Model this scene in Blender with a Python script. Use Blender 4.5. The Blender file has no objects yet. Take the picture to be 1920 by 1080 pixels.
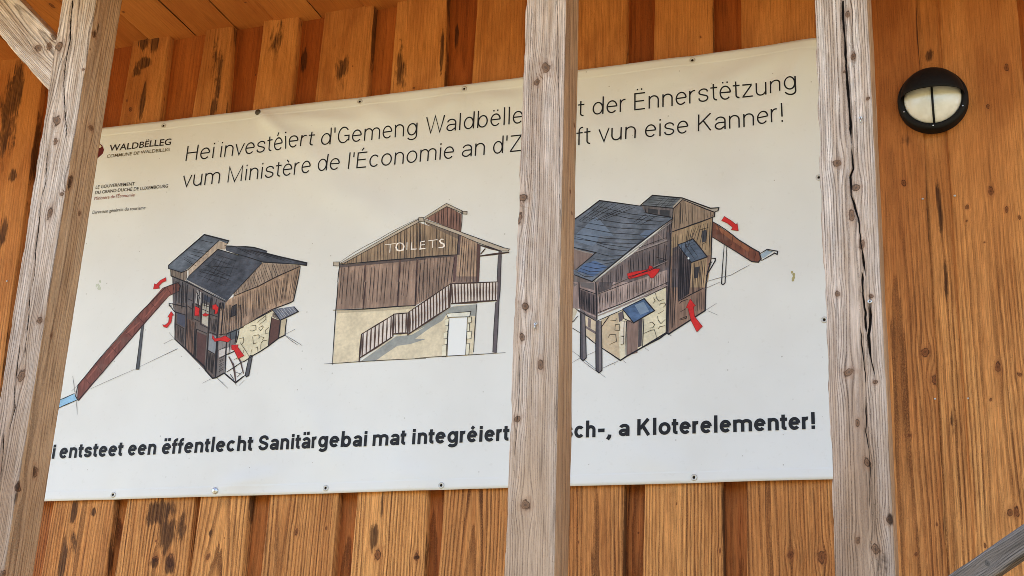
import bpy, bmesh, math, random
import numpy as np
from mathutils import Matrix, Vector, geometry

SC = bpy.context.scene
COL = SC.collection
R = math.radians

# ---------------------------------------------------------------- camera, sky, sun, exposure
FPX = 2613.12                                   # focal length in pixels of a 1920 wide picture
AX = np.array([0.94747627, -0.07113324, -0.31181529])   # world axes seen in the camera (right, down, forward)
AY = np.array([0.31715520, 0.33470643, 0.88734671])
AZ = np.array([0.04124673, -0.93963379, 0.33968668])
CAM = np.array([0.0, -4.3004, 1.6])
cd = bpy.data.cameras.new('camera'); cd.sensor_width = 36; cd.lens = FPX / 1920 * 36
cd.clip_start = 0.05; cd.clip_end = 2000
cam = bpy.data.objects.new('camera', cd); COL.objects.link(cam)
rt = (AX[0], AY[0], AZ[0]); dn = (AX[1], AY[1], AZ[1]); fw = (AX[2], AY[2], AZ[2])
cam.matrix_world = Matrix(((rt[0], -dn[0], -fw[0], CAM[0]), (rt[1], -dn[1], -fw[1], CAM[1]), (rt[2], -dn[2], -fw[2], CAM[2]), (0, 0, 0, 1)))
SC.camera = cam
SUN_EL, SUN_AZ = 52.0, 286.0                    # degrees; azimuth clockwise from +Y: the sun stands to the left and just behind the wall, which is in open shade
w = bpy.data.worlds.new('World'); SC.world = w; w.use_nodes = True
nt = w.node_tree
sky = nt.nodes.new('ShaderNodeTexSky'); sky.sky_type = 'NISHITA'; sky.sun_disc = False
sky.sun_elevation = R(SUN_EL); sky.sun_rotation = R(SUN_AZ); sky.dust_density = 1.0; sky.air_density = 1.2; sky.ozone_density = 3.0
nt.links.new(sky.outputs[0], nt.nodes['Background'].inputs[0]); nt.nodes['Background'].inputs[1].default_value = 0.15
sl = bpy.data.lights.new('sun', 'SUN'); sl.energy = 2.4; sl.angle = R(0.53); sl.color = (1.0, 0.95, 0.87)
so = bpy.data.objects.new('sun', sl); COL.objects.link(so)
sd = Vector((math.sin(R(SUN_AZ)) * math.cos(R(SUN_EL)), math.cos(R(SUN_AZ)) * math.cos(R(SUN_EL)), math.sin(R(SUN_EL))))
so.rotation_euler = sd.to_track_quat('Z', 'Y').to_euler(); so.location = sd * 30
SC.view_settings.view_transform = 'Standard'; SC.view_settings.look = 'None'
SC.view_settings.exposure = 2.03; SC.view_settings.gamma = 1.0
SC.cycles.pixel_filter_type = 'BLACKMAN_HARRIS'; SC.cycles.filter_width = 0.85
SC.cycles.use_denoising = True; SC.cycles.denoiser = 'OPENIMAGEDENOISE'; SC.cycles.denoising_input_passes = 'RGB_ALBEDO_NORMAL'; SC.cycles.denoising_prefilter = 'NONE'
SC.cycles.use_adaptive_sampling = False
SC.cycles.max_bounces = 8; SC.cycles.diffuse_bounces = 5

# ---------------------------------------------------------------- small helpers
AM = np.stack([AX, AY, AZ], 1)
def at(px, py, y=0.0):
    """the point of the plane parallel to the wall at depth y that the photo shows at pixel (px, py)"""
    r = AM.T @ np.array([px - 960.0, py - 540.0, FPX]); return CAM + r * ((y - CAM[1]) / r[1])
def atx(px, py, x):
    r = AM.T @ np.array([px - 960.0, py - 540.0, FPX]); return CAM + r * ((x - CAM[0]) / r[0])
def tag(o, label=None, cat=None, group=None, kind=None):
    if label: o['label'] = label
    if cat: o['category'] = cat
    if group: o['group'] = group
    if kind: o['kind'] = kind
    return o
def link(name, me, parent=None):
    o = bpy.data.objects.new(name, me); COL.objects.link(o)
    if parent: o.parent = parent
    return o
def empty(name, loc=(0, 0, 0)):
    o = bpy.data.objects.new(name, None); COL.objects.link(o); o.location = loc; o.empty_display_size = 0.1
    return o
def keep(o, parent):
    o.parent = parent; o.matrix_parent_inverse = Matrix.Translation(parent.location).inverted()
    return o
def mesh_np(name, V, F, mats=(), smooth=True, attrs=None, mi=None):
    me = bpy.data.meshes.new(name)
    V = np.ascontiguousarray(V, np.float32); F = np.ascontiguousarray(F, np.int32); k = F.shape[1]
    me.vertices.add(len(V)); me.vertices.foreach_set('co', V.ravel())
    me.loops.add(F.size); me.loops.foreach_set('vertex_index', F.ravel())
    me.polygons.add(len(F)); me.polygons.foreach_set('loop_start', np.arange(len(F), dtype=np.int32) * k)
    me.polygons.foreach_set('use_smooth', np.full(len(F), smooth, dtype=bool))
    if mi is not None: me.polygons.foreach_set('material_index', np.asarray(mi, np.int32))
    for n, a in (attrs or {}).items():
        a = np.ascontiguousarray(a, np.float32)
        if a.ndim == 1:
            at_ = me.attributes.new(n, 'FLOAT', 'POINT'); at_.data.foreach_set('value', a)
        else:
            at_ = me.attributes.new(n, 'FLOAT_VECTOR', 'POINT'); at_.data.foreach_set('vector', a.ravel())
    for m in mats: me.materials.append(m)
    me.update(calc_edges=True); me.validate()
    return me
def grid_faces(n, m, off=0):
    i = np.arange(n * m).reshape(n, m) + off
    return np.stack([i[:-1, :-1], i[:-1, 1:], i[1:, 1:], i[1:, :-1]], -1).reshape(-1, 4)

def _h(ix, iy, s):
    ix = ix.astype(np.int64); iy = iy.astype(np.int64)
    n = (ix * 374761393 + iy * 668265263 + s * 974634541) & 0xffffffff
    n = ((n ^ (n >> 13)) * 1274126177) & 0xffffffff
    n = ((n ^ (n >> 15)) * 2246822519) & 0xffffffff
    return (n ^ (n >> 16)) / 4294967295.0
def vn(x, y, s=0):
    x = np.asarray(x, float); y = np.asarray(y, float); x, y = np.broadcast_arrays(x, y)
    ix = np.floor(x); iy = np.floor(y); fx = x - ix; fy = y - iy
    fx = fx * fx * fx * (fx * (fx * 6 - 15) + 10); fy = fy * fy * fy * (fy * (fy * 6 - 15) + 10)
    a = _h(ix, iy, s); b = _h(ix + 1, iy, s); c = _h(ix, iy + 1, s); d = _h(ix + 1, iy + 1, s)
    return ((a * (1 - fx) + b * fx) * (1 - fy) + (c * (1 - fx) + d * fx) * fy) * 2 - 1
def fbm(x, y, s=0, o=3):
    t = 0; a = 1.0; n = 0
    for k in range(o):
        t = t + a * vn(np.asarray(x) * 2 ** k, np.asarray(y) * 2 ** k, s + 17 * k); n += a; a *= 0.5
    return t / n
def sst(a, b, x):
    t = np.clip((x - a) / (b - a), 0, 1); return t * t * (3 - 2 * t)

# ---------------------------------------------------------------- node helper and materials
class NT:
    def __init__(s, name):
        s.m = bpy.data.materials.new(name); s.m.use_nodes = True; s.t = s.m.node_tree; s.b = s.t.nodes['Principled BSDF']
    def n(s, typ, **k):
        d = s.t.nodes.new('ShaderNode' + typ)
        for a, v in k.items(): setattr(d, a, v)
        return d
    def put(s, sock, v):
        if v is None: return
        if hasattr(v, 'is_output'): s.t.links.new(v, sock)
        elif isinstance(v, (tuple, list)) and sock.type == 'RGBA' and len(v) == 3: sock.default_value = (*v, 1)
        else: sock.default_value = v
    def math(s, op, a, b=None, c=None, clamp=False):
        d = s.n('Math', operation=op, use_clamp=clamp); s.put(d.inputs[0], a); s.put(d.inputs[1], b); s.put(d.inputs[2], c); return d.outputs[0]
    def vmath(s, op, a, b=None):
        d = s.n('VectorMath', operation=op); s.put(d.inputs[0], a); s.put(d.inputs[1], b); return d.outputs[0]
    def attr(s, name, out='Fac'):
        return s.n('Attribute', attribute_name=name).outputs[out]
    def mix(s, f, a, b, mode='MIX'):
        d = s.n('Mix', data_type='RGBA', blend_type=mode); s.put(d.inputs['Factor'], f); s.put(d.inputs['A'], a); s.put(d.inputs['B'], b)
        return [o for o in d.outputs if o.type == 'RGBA'][0]
    def mr(s, v, a, b, c=0.0, d=1.0, smooth=True):
        k = s.n('MapRange'); k.interpolation_type = 'SMOOTHSTEP' if smooth else 'LINEAR'
        for i, x in enumerate((v, a, b, c, d)): s.put(k.inputs[i], x)
        return k.outputs[0]
    def noise(s, vec, scale, detail=2.0, rough=0.5, dist=0.0):
        d = s.n('TexNoise'); s.put(d.inputs['Vector'], vec); d.inputs['Scale'].default_value = scale; d.inputs['Detail'].default_value = detail
        d.inputs['Roughness'].default_value = rough; d.inputs['Distortion'].default_value = dist; return d.outputs[0]
    def bump(s, h, strength, dist):
        d = s.n('Bump'); d.inputs['Strength'].default_value = strength; d.inputs['Distance'].default_value = dist; s.put(d.inputs['Height'], h)
        s.t.links.new(d.outputs[0], s.b.inputs['Normal'])
    def out(s, col, rough=0.7, spec=0.3, metal=0.0):
        s.put(s.b.inputs['Base Color'], col); s.put(s.b.inputs['Roughness'], rough); s.b.inputs['Specular IOR Level'].default_value = spec
        s.b.inputs['Metallic'].default_value = metal; return s.m

def lin(r, g, b, k=1.0):
    f = lambda c: (c / 255 / 12.92 if c <= 10 else ((c / 255 + 0.055) / 1.055) ** 2.4)
    return (min(1, f(r) * k), min(1, f(g) * k), min(1, f(b) * k))

def wood_mat(name, early, late, alt, dark=(0.03, 0.014, 0.006), knot=(0.10, 0.045, 0.018), gray=None, grain=0.9, fib=0.35, bump=0.6, spec=0.2, wear_lo=0.35, line=(0.52, 0.84), check=0.35, pits=0.42):
    """planks and beams: attributes ph (ring phase), kv (offset from the nearest knot in knot radii), tone, st (field of stains and painted edge shade), ca, cb (distance to cracks in half widths), wx (weathered 0..1), wc (along-grain coordinates)"""
    s = NT(name)
    wc = s.attr('wc', 'Vector'); ph = s.attr('ph'); kv = s.attr('kv', 'Vector'); tone = s.attr('tone'); stf = s.attr('st'); wx = s.attr('wx')
    sc = lambda a, b: s.vmath('MULTIPLY', wc, (a, b, 1.0))
    fibre = s.noise(sc(330.0, 9.0), 1.0, 3.0, 0.65); mid = s.noise(sc(60.0, 3.0), 1.0, 3.0, 0.6); big = s.noise(sc(9.0, 2.2), 1.0, 3.0, 0.55, 0.4); grit = s.noise(sc(430.0, 190.0), 1.0, 2.0, 0.65)
    blot = s.noise(sc(34.0, 13.0), 1.0, 4.0, 0.65, 0.8); chk = s.noise(sc(170.0, 5.5), 1.0, 2.0, 0.55)
    p2 = s.math('ADD', ph, s.math('ADD', s.math('MULTIPLY', s.math('SUBTRACT', mid, 0.5), 0.5), s.math('MULTIPLY', s.math('SUBTRACT', fibre, 0.5), 0.22)))
    fr = s.math('FRACT', p2)
    ring_id = s.n('TexWhiteNoise', noise_dimensions='1D'); s.put(ring_id.inputs['W'], s.math('FLOOR', p2))
    late_f = s.math('MULTIPLY', s.mr(fr, line[0], line[1]), s.mr(fr, 1.0, 0.94))
    late_f = s.math('MULTIPLY', late_f, s.mr(ring_id.outputs[0], 0.0, 1.0, 0.35, 1.0, False))
    late_f = s.math('MULTIPLY', late_f, s.mr(s.math('ADD', grit, s.math('MULTIPLY', chk, 0.6)), 0.55, 0.95, 0.45, 1.0))
    contrast = s.math('MULTIPLY', s.mr(wx, 0.0, 1.0, wear_lo, 1.0, False), s.mr(big, 0.25, 0.65, 0.6, 1.0))
    lf = s.math('MULTIPLY', s.math('MULTIPLY', late_f, contrast), grain)
    base = s.mix(s.mr(big, 0.35, 0.68), early, alt)
    if gray: base = s.mix(s.math('MULTIPLY', wx, s.mr(mid, 0.3, 0.7, 0.35, 1.0)), base, gray)
    base = s.mix(s.math('MULTIPLY', s.mr(blot, 0.45, 0.75), 0.30), base, alt)
    base = s.mix(lf, base, late)
    base = s.mix(s.math('MULTIPLY', s.mr(grit, 0.56, 0.76), pits), base, late)
    base = s.mix(s.math('MULTIPLY', s.mr(chk, 0.60, 0.70), check), base, dark)
    base = s.vmath('MULTIPLY', base, s.comb(s.math('ADD', s.math('MULTIPLY', s.math('SUBTRACT', s.mr(fibre, 0.3, 0.7, 1.0 - fib, 1.0 + fib * 0.55, False), 1.0), s.mr(wx, 0.0, 0.8, 0.55, 1.0, False)), 1.0)))
    tv = s.n('CombineXYZ')                                          # dull boards are redder and darker, pale ones more honey coloured
    for i, (a, b) in enumerate(((0.64, 1.28), (0.50, 1.38), (0.42, 1.46))): s.put(tv.inputs[i], s.mr(tone, 0.0, 1.0, a, b, False))
    base = s.vmath('MULTIPLY', base, tv.outputs[0])
    # knots: pale halo, broken dark rim, ringed core
    kd = s.n('VectorMath', operation='LENGTH'); s.put(kd.inputs[0], s.vmath('MULTIPLY', kv, (1.0, 1.0, 0.0))); kd = s.math('MAXIMUM', kd.outputs['Value'], s.math('SUBTRACT', s.sepz(kv), 1.2))
    kd = s.math('MULTIPLY', kd, s.mr(s.noise(sc(85.0, 75.0), 1.0, 2.0, 0.5), 0.25, 0.75, 0.68, 1.32, False))
    core = s.mr(kd, 1.08, 0.88); rim = s.math('MULTIPLY', s.math('MULTIPLY', s.mr(kd, 0.70, 0.95), s.mr(kd, 1.25, 1.0)), s.mr(blot, 0.38, 0.58, 0.15, 0.95)); halo = s.math('MULTIPLY', s.mr(kd, 2.5, 1.1), 0.30)
    base = s.mix(halo, base, s.vmath('MULTIPLY', knot, (2.6, 2.4, 2.2)))
    rings = s.math('FRACT', s.math('MULTIPLY', kd, 3.3))
    kc = s.mix(s.mr(rings, 0.25, 0.9), s.vmath('MULTIPLY', knot, (2.0, 1.9, 1.8)), s.vmath('MULTIPLY', knot, (0.8, 0.75, 0.7))); kc = s.mix(s.mr(kd, 0.55, 0.1), kc, s.vmath('MULTIPLY', knot, (0.45, 0.4, 0.38)))
    base = s.mix(s.math('MULTIPLY', core, 0.78), base, kc); base = s.mix(s.math('MULTIPLY', rim, 0.85), base, dark)
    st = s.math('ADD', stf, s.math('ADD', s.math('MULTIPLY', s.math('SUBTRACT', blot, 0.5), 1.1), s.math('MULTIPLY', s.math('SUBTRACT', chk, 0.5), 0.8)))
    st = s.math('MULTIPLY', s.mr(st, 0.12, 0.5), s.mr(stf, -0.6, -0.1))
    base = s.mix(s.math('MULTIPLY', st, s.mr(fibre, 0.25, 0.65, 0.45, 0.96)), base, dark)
    ck = None
    for n in ('ca', 'cb'):
        sp = s.n('SeparateXYZ'); s.put(sp.inputs[0], s.attr(n, 'Vector'))
        for k in range(3):
            m = s.mr(s.math('ABSOLUTE', s.math('ADD', sp.outputs[k], s.math('MULTIPLY', s.math('SUBTRACT', grit, 0.5), 0.5))), 1.1, 0.75)
            ck = m if ck is None else s.math('MAXIMUM', ck, m)
    base = s.mix(ck, base, (0.010, 0.006, 0.004))
    h = s.math('SUBTRACT', s.math('ADD', s.math('MULTIPLY', lf, 0.6), s.math('ADD', s.math('MULTIPLY', fibre, 0.7), s.math('MULTIPLY', grit, 0.55))), s.math('MULTIPLY', ck, 1.5))
    s.bump(h, bump, 0.0026)
    return s.out(base, 0.72, spec)
def _comb(s, v):
    d = s.n('CombineXYZ')
    for i in range(3): s.put(d.inputs[i], v)
    return d.outputs[0]
NT.comb = _comb
def _sepz(s, v):
    d = s.n('SeparateXYZ'); s.put(d.inputs[0], v); return d.outputs[2]
NT.sepz = _sepz

# ---------------------------------------------------------------- wood geometry: an open or closed profile swept along the grain
def ring_phase(u, v, seed, sp, knots, pith, wob=0.012):
    """growth-ring phase on a sawn face; u across, v along; pith=(u0, depth); returns phase and knot distance"""
    ue = u.copy(); kd = np.full(u.shape, 9.0); kv = np.zeros(u.shape + (3,)); kv[..., 0] = 9.0
    for (ku, kv_, kr) in knots:
        e = np.exp(-(((u - ku) / (2.3 * kr)) ** 2 + ((v - kv_) / (5.0 * kr)) ** 2))
        ue = ue - (ue - ku) * 0.86 * e
        a, b = (u - ku) / kr, (v - kv_) / (kr * 1.25); b = b * (0.95 + 0.4 * math.sin(ku * 1700 + kv_ * 130)); t = 0.35 * math.sin(ku * 900 + kv_ * 70); a, b = a + t * b, b - 0.3 * t * a
        d = np.hypot(a, b); m = d < kd; kd = np.where(m, d, kd)
        kv[..., 0] = np.where(m, np.clip(a, -9, 9), kv[..., 0]); kv[..., 1] = np.where(m, np.clip(b, -9, 9), kv[..., 1])
    kv[..., 2] = np.clip(kd, 0, 9)
    return ue + wob * fbm(u * 3.0, v * 0.55, seed, 3) + 0.0016 * fbm(u * 30, v * 3.5, seed + 3, 2), kd, kv.reshape(-1, 3)
def radius(ue, v, seed, pith, da=0.5):
    u0 = pith[0] + 0.03 * fbm(v * 0.5, v * 0 + 3.3, seed + 9, 2); d = pith[1] * (1 + da * fbm(v * 0.7, v * 0 + 7.7, seed + 11, 2))
    return np.sqrt((ue - u0) ** 2 + d ** 2)

def poly_dist(u, v, pts):
    """distance to a polyline and the fraction along it"""
    best = np.full(u.shape, 9.0); fr = np.zeros(u.shape); n = len(pts) - 1
    for i in range(n):
        (ax, ay), (bx, by) = pts[i], pts[i + 1]
        L2 = (bx - ax) ** 2 + (by - ay) ** 2 + 1e-12
        t = np.clip(((u - ax) * (bx - ax) + (v - ay) * (by - ay)) / L2, 0, 1)
        d = np.hypot(u - ax - t * (bx - ax), v - ay - t * (by - ay))
        m = d < best; best = np.where(m, d, best); fr = np.where(m, (i + t) / n, fr)
    return best, fr

def beam(name, mats, fn, vs, W, D, seed, sp=0.006, knots=(), cracks=(), pith=(-0.11, 0.03), step=0.0028, tone=0.5, wx=None, side_mat=True, stains=(), rough=0.0012):
    """a squared timber: s runs round the section from the left edge of the front face; fn(u, d, v) -> xyz, u in 0..W, d in 0..D (depth)"""
    r = 0.006
    nf = int((W - 2 * r) / step); ns = int((D - 2 * r) / step)
    us = []; ds = []; ss = []
    def add(u, d, s_): us.append(u); ds.append(d); ss.append(s_)
    for d in (D, D * 0.5): add(0, d, -d)                                             # left face, coarse
    for k in range(4):
        a = k / 4 * math.pi / 2; add(r - r * math.cos(a), r - r * math.sin(a), r * math.sin(a) * 0.5)
    for k in range(nf + 1): u = r + (W - 2 * r) * k / nf; add(u, 0, u)
    for k in range(1, 5):
        a = k / 4 * math.pi / 2; add(W - r + r * math.sin(a), r - r * math.cos(a), W - r + r * a)
    for k in range(1, ns + 1): d = r + (D - 2 * r) * k / ns; add(W, d, W + d)
    add(W, D, W + D); add(W * 0.5, D, W * 1.5 + D); add(0, D, W * 2 + D)               # back, coarse
    us = np.array(us); ds = np.array(ds); ss = np.array(ss)
    vs = np.asarray(vs, float); N, M = len(vs), len(us)
    U = np.tile(us, (N, 1)); Dp = np.tile(ds, (N, 1)); S2 = np.tile(ss, (N, 1)); V = np.tile(vs[:, None], (1, M))
    ue, kd, kvv = ring_phase(S2, V, seed, sp, knots, pith)
    # ring radius in the section: front face then right face, continuous round the corner
    u0 = pith[0] + 0.012 * fbm(V * 0.6, V * 0 + 3.3, seed + 9, 2); d0 = pith[1] * (1 + 0.35 * fbm(V * 0.9, V * 0 + 7.7, seed + 11, 2))
    pu = np.clip(ue, -9, W); pd = np.clip(ue - W, 0, None)
    ph = np.hypot(pu - u0, pd - d0) / sp
    # relief
    front = sst(r * 1.0, r * 0.2, Dp) * sst(-0.001, r, U); side = sst(W - r, W, U) * sst(0, r, Dp)
    rel = rough * fbm(S2 * 60, V * 9, seed + 21, 2) + 0.0022 * fbm(S2 * 9, V * 1.6, seed + 23, 2)
    rel = rel + 0.0014 * np.clip(1.3 - kd, 0, 1)
    edge = np.minimum(np.abs(S2), np.abs(S2 - W))
    rel = rel - 0.0035 * sst(0.012, 0.0, edge) * np.clip(fbm(S2 * 0 + 3, V * 12, seed + 31, 3) + 0.1, 0, 1) * 2
    CK = np.full((6,) + U.shape, 9.0)
    for i, (pts, wa, wb) in enumerate(cracks[:6]):
        pts = sorted(pts, key=lambda p: p[1]); pv = np.array([p[1] for p in pts]); pu_ = np.array([p[0] for p in pts])
        f = np.clip((V - pv[0]) / (pv[-1] - pv[0]), 0, 1); uc = np.interp(V, pv, pu_) + 0.0010 * vn(V * 60, V * 0, seed + 41 + i)
        hw = np.maximum((wb + (wa - wb) * f) * (0.75 + 0.35 * vn(V * 25, V * 0, seed + 47 + i)), 0.0006) * (0.12 + 0.88 * np.minimum(1, np.minimum(f, 1 - f) * 9 + (1 if i == 0 else 0) * f))
        d = (S2 - uc) / hw; CK[i] = np.where((V >= pv[0]) & (V <= pv[-1]), np.clip(d, -9, 9), np.where(d < 0, -9.0, 9.0))
        env = sst(0, 0.06, f) * sst(1, 0.94, f); ad = np.abs(S2 - uc)
        rel = rel - env * (np.clip(hw * 4, 0, 0.012) * np.exp(-(ad / np.maximum(hw, 0.0022)) ** 2) - 0.0012 * np.exp(-((ad - 0.006) / 0.004) ** 2))
    st = np.full(U.shape, -1.0)
    for (ku, kv, ru, rv, amt) in stains:
        st = np.maximum(st, np.clip(amt * (1.15 - np.hypot((S2 - ku) / ru, (V - kv) / rv)), -1, 1))
    Uo = U + rel * side - rel * (1 - front) * (1 - side) * (U < r); Do = Dp - rel * front
    X = fn(Uo, Do, V)
    at_ = dict(ph=ph.ravel(), kv=kvv, tone=np.full(U.size, tone) + 0.15 * vn(S2 * 6, V * 0.8, seed + 61).ravel(), st=st.ravel(), ca=np.moveaxis(CK[:3], 0, -1).reshape(-1, 3), cb=np.moveaxis(CK[3:], 0, -1).reshape(-1, 3),
               wx=(np.full(U.shape, 1.0) if wx is None else wx(S2, V)).ravel(), wc=np.stack([S2, V, np.full(U.shape, seed * 1.37)], -1).reshape(-1, 3))
    F = grid_faces(N, M); mi = None
    if side_mat:
        mids = np.tile(0.5 * (ss[:-1] + ss[1:]), (N - 1, 1)).ravel(); mi = (mids > W - r * 0.4).astype(int)
    return mesh_np(name, X.reshape(-1, 3), F, mats, True, at_, mi)

# ---------------------------------------------------------------- materials of the timber
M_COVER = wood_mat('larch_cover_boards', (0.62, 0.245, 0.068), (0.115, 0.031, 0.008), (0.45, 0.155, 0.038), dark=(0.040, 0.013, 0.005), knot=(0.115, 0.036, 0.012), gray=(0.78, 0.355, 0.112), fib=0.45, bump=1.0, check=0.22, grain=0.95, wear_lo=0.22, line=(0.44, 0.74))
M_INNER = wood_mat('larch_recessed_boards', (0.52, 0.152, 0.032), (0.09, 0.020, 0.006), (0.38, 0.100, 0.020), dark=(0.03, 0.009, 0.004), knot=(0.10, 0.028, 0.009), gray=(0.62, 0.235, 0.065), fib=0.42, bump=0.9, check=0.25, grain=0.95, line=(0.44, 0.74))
M_SOFFIT = wood_mat('soffit_boards', (0.66, 0.265, 0.058), (0.34, 0.115, 0.024), (0.56, 0.200, 0.042), knot=(0.12, 0.04, 0.012), grain=0.4, fib=0.22, bump=0.5, check=0.2)
M_POSTF = wood_mat('weathered_post_face', (0.56, 0.39, 0.265), (0.075, 0.042, 0.026), (0.40, 0.26, 0.165), dark=(0.045, 0.022, 0.012), knot=(0.11, 0.055, 0.028), gray=(0.93, 0.82, 0.74), grain=0.92, fib=0.40, bump=1.0, wear_lo=0.85, line=(0.54, 0.82), check=0.28, pits=0.2)
M_POSTS = wood_mat('sheltered_post_side', (0.66, 0.41, 0.225), (0.15, 0.072, 0.030), (0.50, 0.285, 0.14), dark=(0.05, 0.022, 0.010), knot=(0.12, 0.052, 0.025), gray=(0.66, 0.46, 0.29), grain=0.85, fib=0.42, bump=0.9, wear_lo=0.8, check=0.4)
M_RAIL = wood_mat('grey_weathered_rail', (0.23, 0.19, 0.155), (0.045, 0.037, 0.03), (0.15, 0.122, 0.10), dark=(0.02, 0.02, 0.02), knot=(0.06, 0.055, 0.05), gray=(0.27, 0.232, 0.20), fib=0.5, check=0.6)

def plain(name, col, rough=0.5, spec=0.4, metal=0.0, var=0.12, scale=40.0, bump=0.0):
    s = NT(name); c = s.n('TexCoord').outputs['Object']; n = s.noise(c, scale, 3.0, 0.6)
    o = s.vmath('MULTIPLY', col, s.comb(s.mr(n, 0.3, 0.7, 1 - var, 1 + var, False)))
    if bump: s.bump(n, bump, 0.001)
    return s.out(o, rough, spec, metal)
M_SCREW = plain('zinc_screw', (0.62, 0.63, 0.64), 0.3, 0.5, 0.9)
M_DARKSCREW = plain('dull_screw', (0.10, 0.085, 0.065), 0.5, 0.5, 0.7)

# ---------------------------------------------------------------- setting: ground
gm = NT('ground_gravel'); gc = gm.n('TexCoord').outputs['Object']
gcol = gm.mix(gm.mr(gm.noise(gc, 3.0, 5.0, 0.6), 0.35, 0.65), (0.36, 0.275, 0.14), (0.43, 0.335, 0.175)); gcol = gm.mix(gm.mr(gm.noise(gc, 60.0, 3.0, 0.6), 0.4, 0.7), gcol, (0.22, 0.16, 0.08))
gsep = gm.n('SeparateXYZ'); gm.put(gsep.inputs[0], gc); gcol = gm.mix(gm.mr(gsep.outputs[2], 0.05, 0.5), gcol, gm.mix(gm.mr(gm.noise(gc, 1.2, 4.0, 0.6), 0.35, 0.65), (0.26, 0.195, 0.065), (0.34, 0.26, 0.09)))
gm.bump(gm.noise(gc, 90.0, 3.0), 0.5, 0.01); M_GROUND = gm.out(gcol, 0.95, 0.1)
gp = [(400, 0), (-7, 0), (-9, 0.3), (-14, 2.2), (-20, 5.0), (-26, 7.0), (-34, 8.2), (-400, 9)]  # the rise is added out of view to block low sky and bounce yellowish light
gx = np.linspace(-400, 400, 41); GV = np.array([(x_, y_, z_) for (y_, z_) in gp[::-1] for x_ in gx])
ground = link('ground', mesh_np('ground', GV, grid_faces(len(gp), len(gx)), [M_GROUND], True))
tag(ground, kind='structure')

# ---------------------------------------------------------------- the board-on-board wall
Z_SOF = at(332, 65, -0.004)[2] + 0.004
Y_COVER, Y_INNER = 0.006, 0.041
def rows(lo, hi, fine, zs):
    """row heights: fine where the wall shows, coarse where the banner or the frame hides it"""
    out = []
    for a, b, st in zs:
        a = max(a, lo); b = min(b, hi)
        if b > a: out += list(np.linspace(a, b, max(2, int((b - a) / st) + 1)))[:-1]
    out.append(hi); return np.array(out)
ROWS_BAN = [(0, 2.1, 0.1), (2.1, 2.60, 0.0045), (2.60, 4.02, 0.03), (4.02, 5.0, 0.0045)]
ROWS_OPEN = [(0, 2.1, 0.1), (2.1, 5.0, 0.0045)]

def px_edge(pts, y):
    """edge x(z) through pixels on depth y"""
    P = [at(px, py, y) for px, py in pts]
    (x0, _, z0), (x1, _, z1) = P[0], P[-1]
    return lambda z: x0 + (x1 - x0) * (z - z0) / (z1 - z0)
rng = random.Random(11)
# cover boards: right edge px at y=75 and y=960, left edge px at y=960, tone, ring seed
E75, E960 = 75, 960
cover = [
    # (left px top, left px bottom, right px top, right px bottom, tone)
    (-75, -195, 90, -34, 0.50), (250, 97, 317, 212, 0.40), (383, 235, 435, 362, 0.55), (490, 372, 556, 466, 0.68), (603, 502, 697, 633, 0.46),
    (739, 666, 836, 800, 0.66), (890, 830, 985, 960, 0.50), (1060, 1040, 1175, 1170, 0.40), (1226, 1207, 1337, 1355, 0.62), (1390, 1399, 1530, 1562, 0.44),
    (1590, 1625, 1722, 1768, 0.24), (1764, 1823, 1912, 1990, 0.58)]
def emit(store, X, attrs, F):
    V, A, FF = store; off = sum(len(v) for v in V); V.append(X); FF.append(F + off)
    for k, a in attrs.items(): A.setdefault(k, []).append(a)
C_ST, I_ST = ([], {}, []), ([], {}, [])
STAINS = {  # dark resin and bark stains seen on single cover boards: (px, py, half width px, half height px, amount, threshold)
    1: [(268, 78, 12, 22, 1.0), (290, 80, 9, 24, 1.0), (272, 118, 16, 13, 1.0), (256, 135, 9, 12, .8), (268, 190, 5, 42, 1.0), (138, 960, 8, 22, 1.0), (175, 960, 5, 8, .9), (118, 1050, 9, 45, .9), (136, 1010, 10, 30, .5)],
    2: [(408, 160, 7, 60, .6), (400, 200, 8, 22, .8), (405, 100, 14, 40, .3), (300, 960, 30, 26, 1.0), (312, 1000, 20, 32, .9), (290, 1055, 9, 9, 1.0), (318, 1060, 11, 18, .9), (340, 990, 9, 28, .7)],
    3: [(515, 75, 14, 40, .45), (395, 1000, 5, 7, .8)],
    4: [(640, 140, 14, 60, .35)],
    5: [(750, 130, 12, 45, .5), (828, 105, 4, 50, .9), (700, 1005, 10, 26, .7), (716, 945, 3, 30, .7), (780, 1045, 7, 5, 1.0)],
    0: [(30, 170, 14, 60, .9), (12, 210, 14, 70, .7), (25, 330, 8, 12, .9), (10, 260, 18, 45, .6), (5, 440, 10, 30, .8)],
    10: [(1700, 265, 18, 20, .35)],
}
KNOTS = {
    2: [(292, 1048, 7), (320, 1050, 8)], 3: [(391, 1044, 5)], 4: [(556, 998, 4), (612, 990, 3)], 5: [(708, 1040, 8), (780, 1044, 6), (776, 165, 3)],
    8: [(1350, 1033, 3)], 9: [(1482, 1040, 9), (1540, 1045, 9)], 10: [(1694, 343, 6), (1735, 660, 11), (1754, 712, 10), (1706, 816, 5), (1717, 1040, 4)],
    11: [(1857, 358, 8), (1813, 388, 5), (1887, 393, 5), (1911, 407, 4), (1812, 414, 3), (1871, 689, 7), (1911, 702, 6), (1887, 127, 6), (1857, 750, 4), (1846, 454, 3), (1894, 961, 7), (1907, 960, 6), (1788, 970, 5), (1807, 937, 4), (1852, 200, 4)],
    4.5: [], 1: [(245, 205, 4)]}
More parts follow.
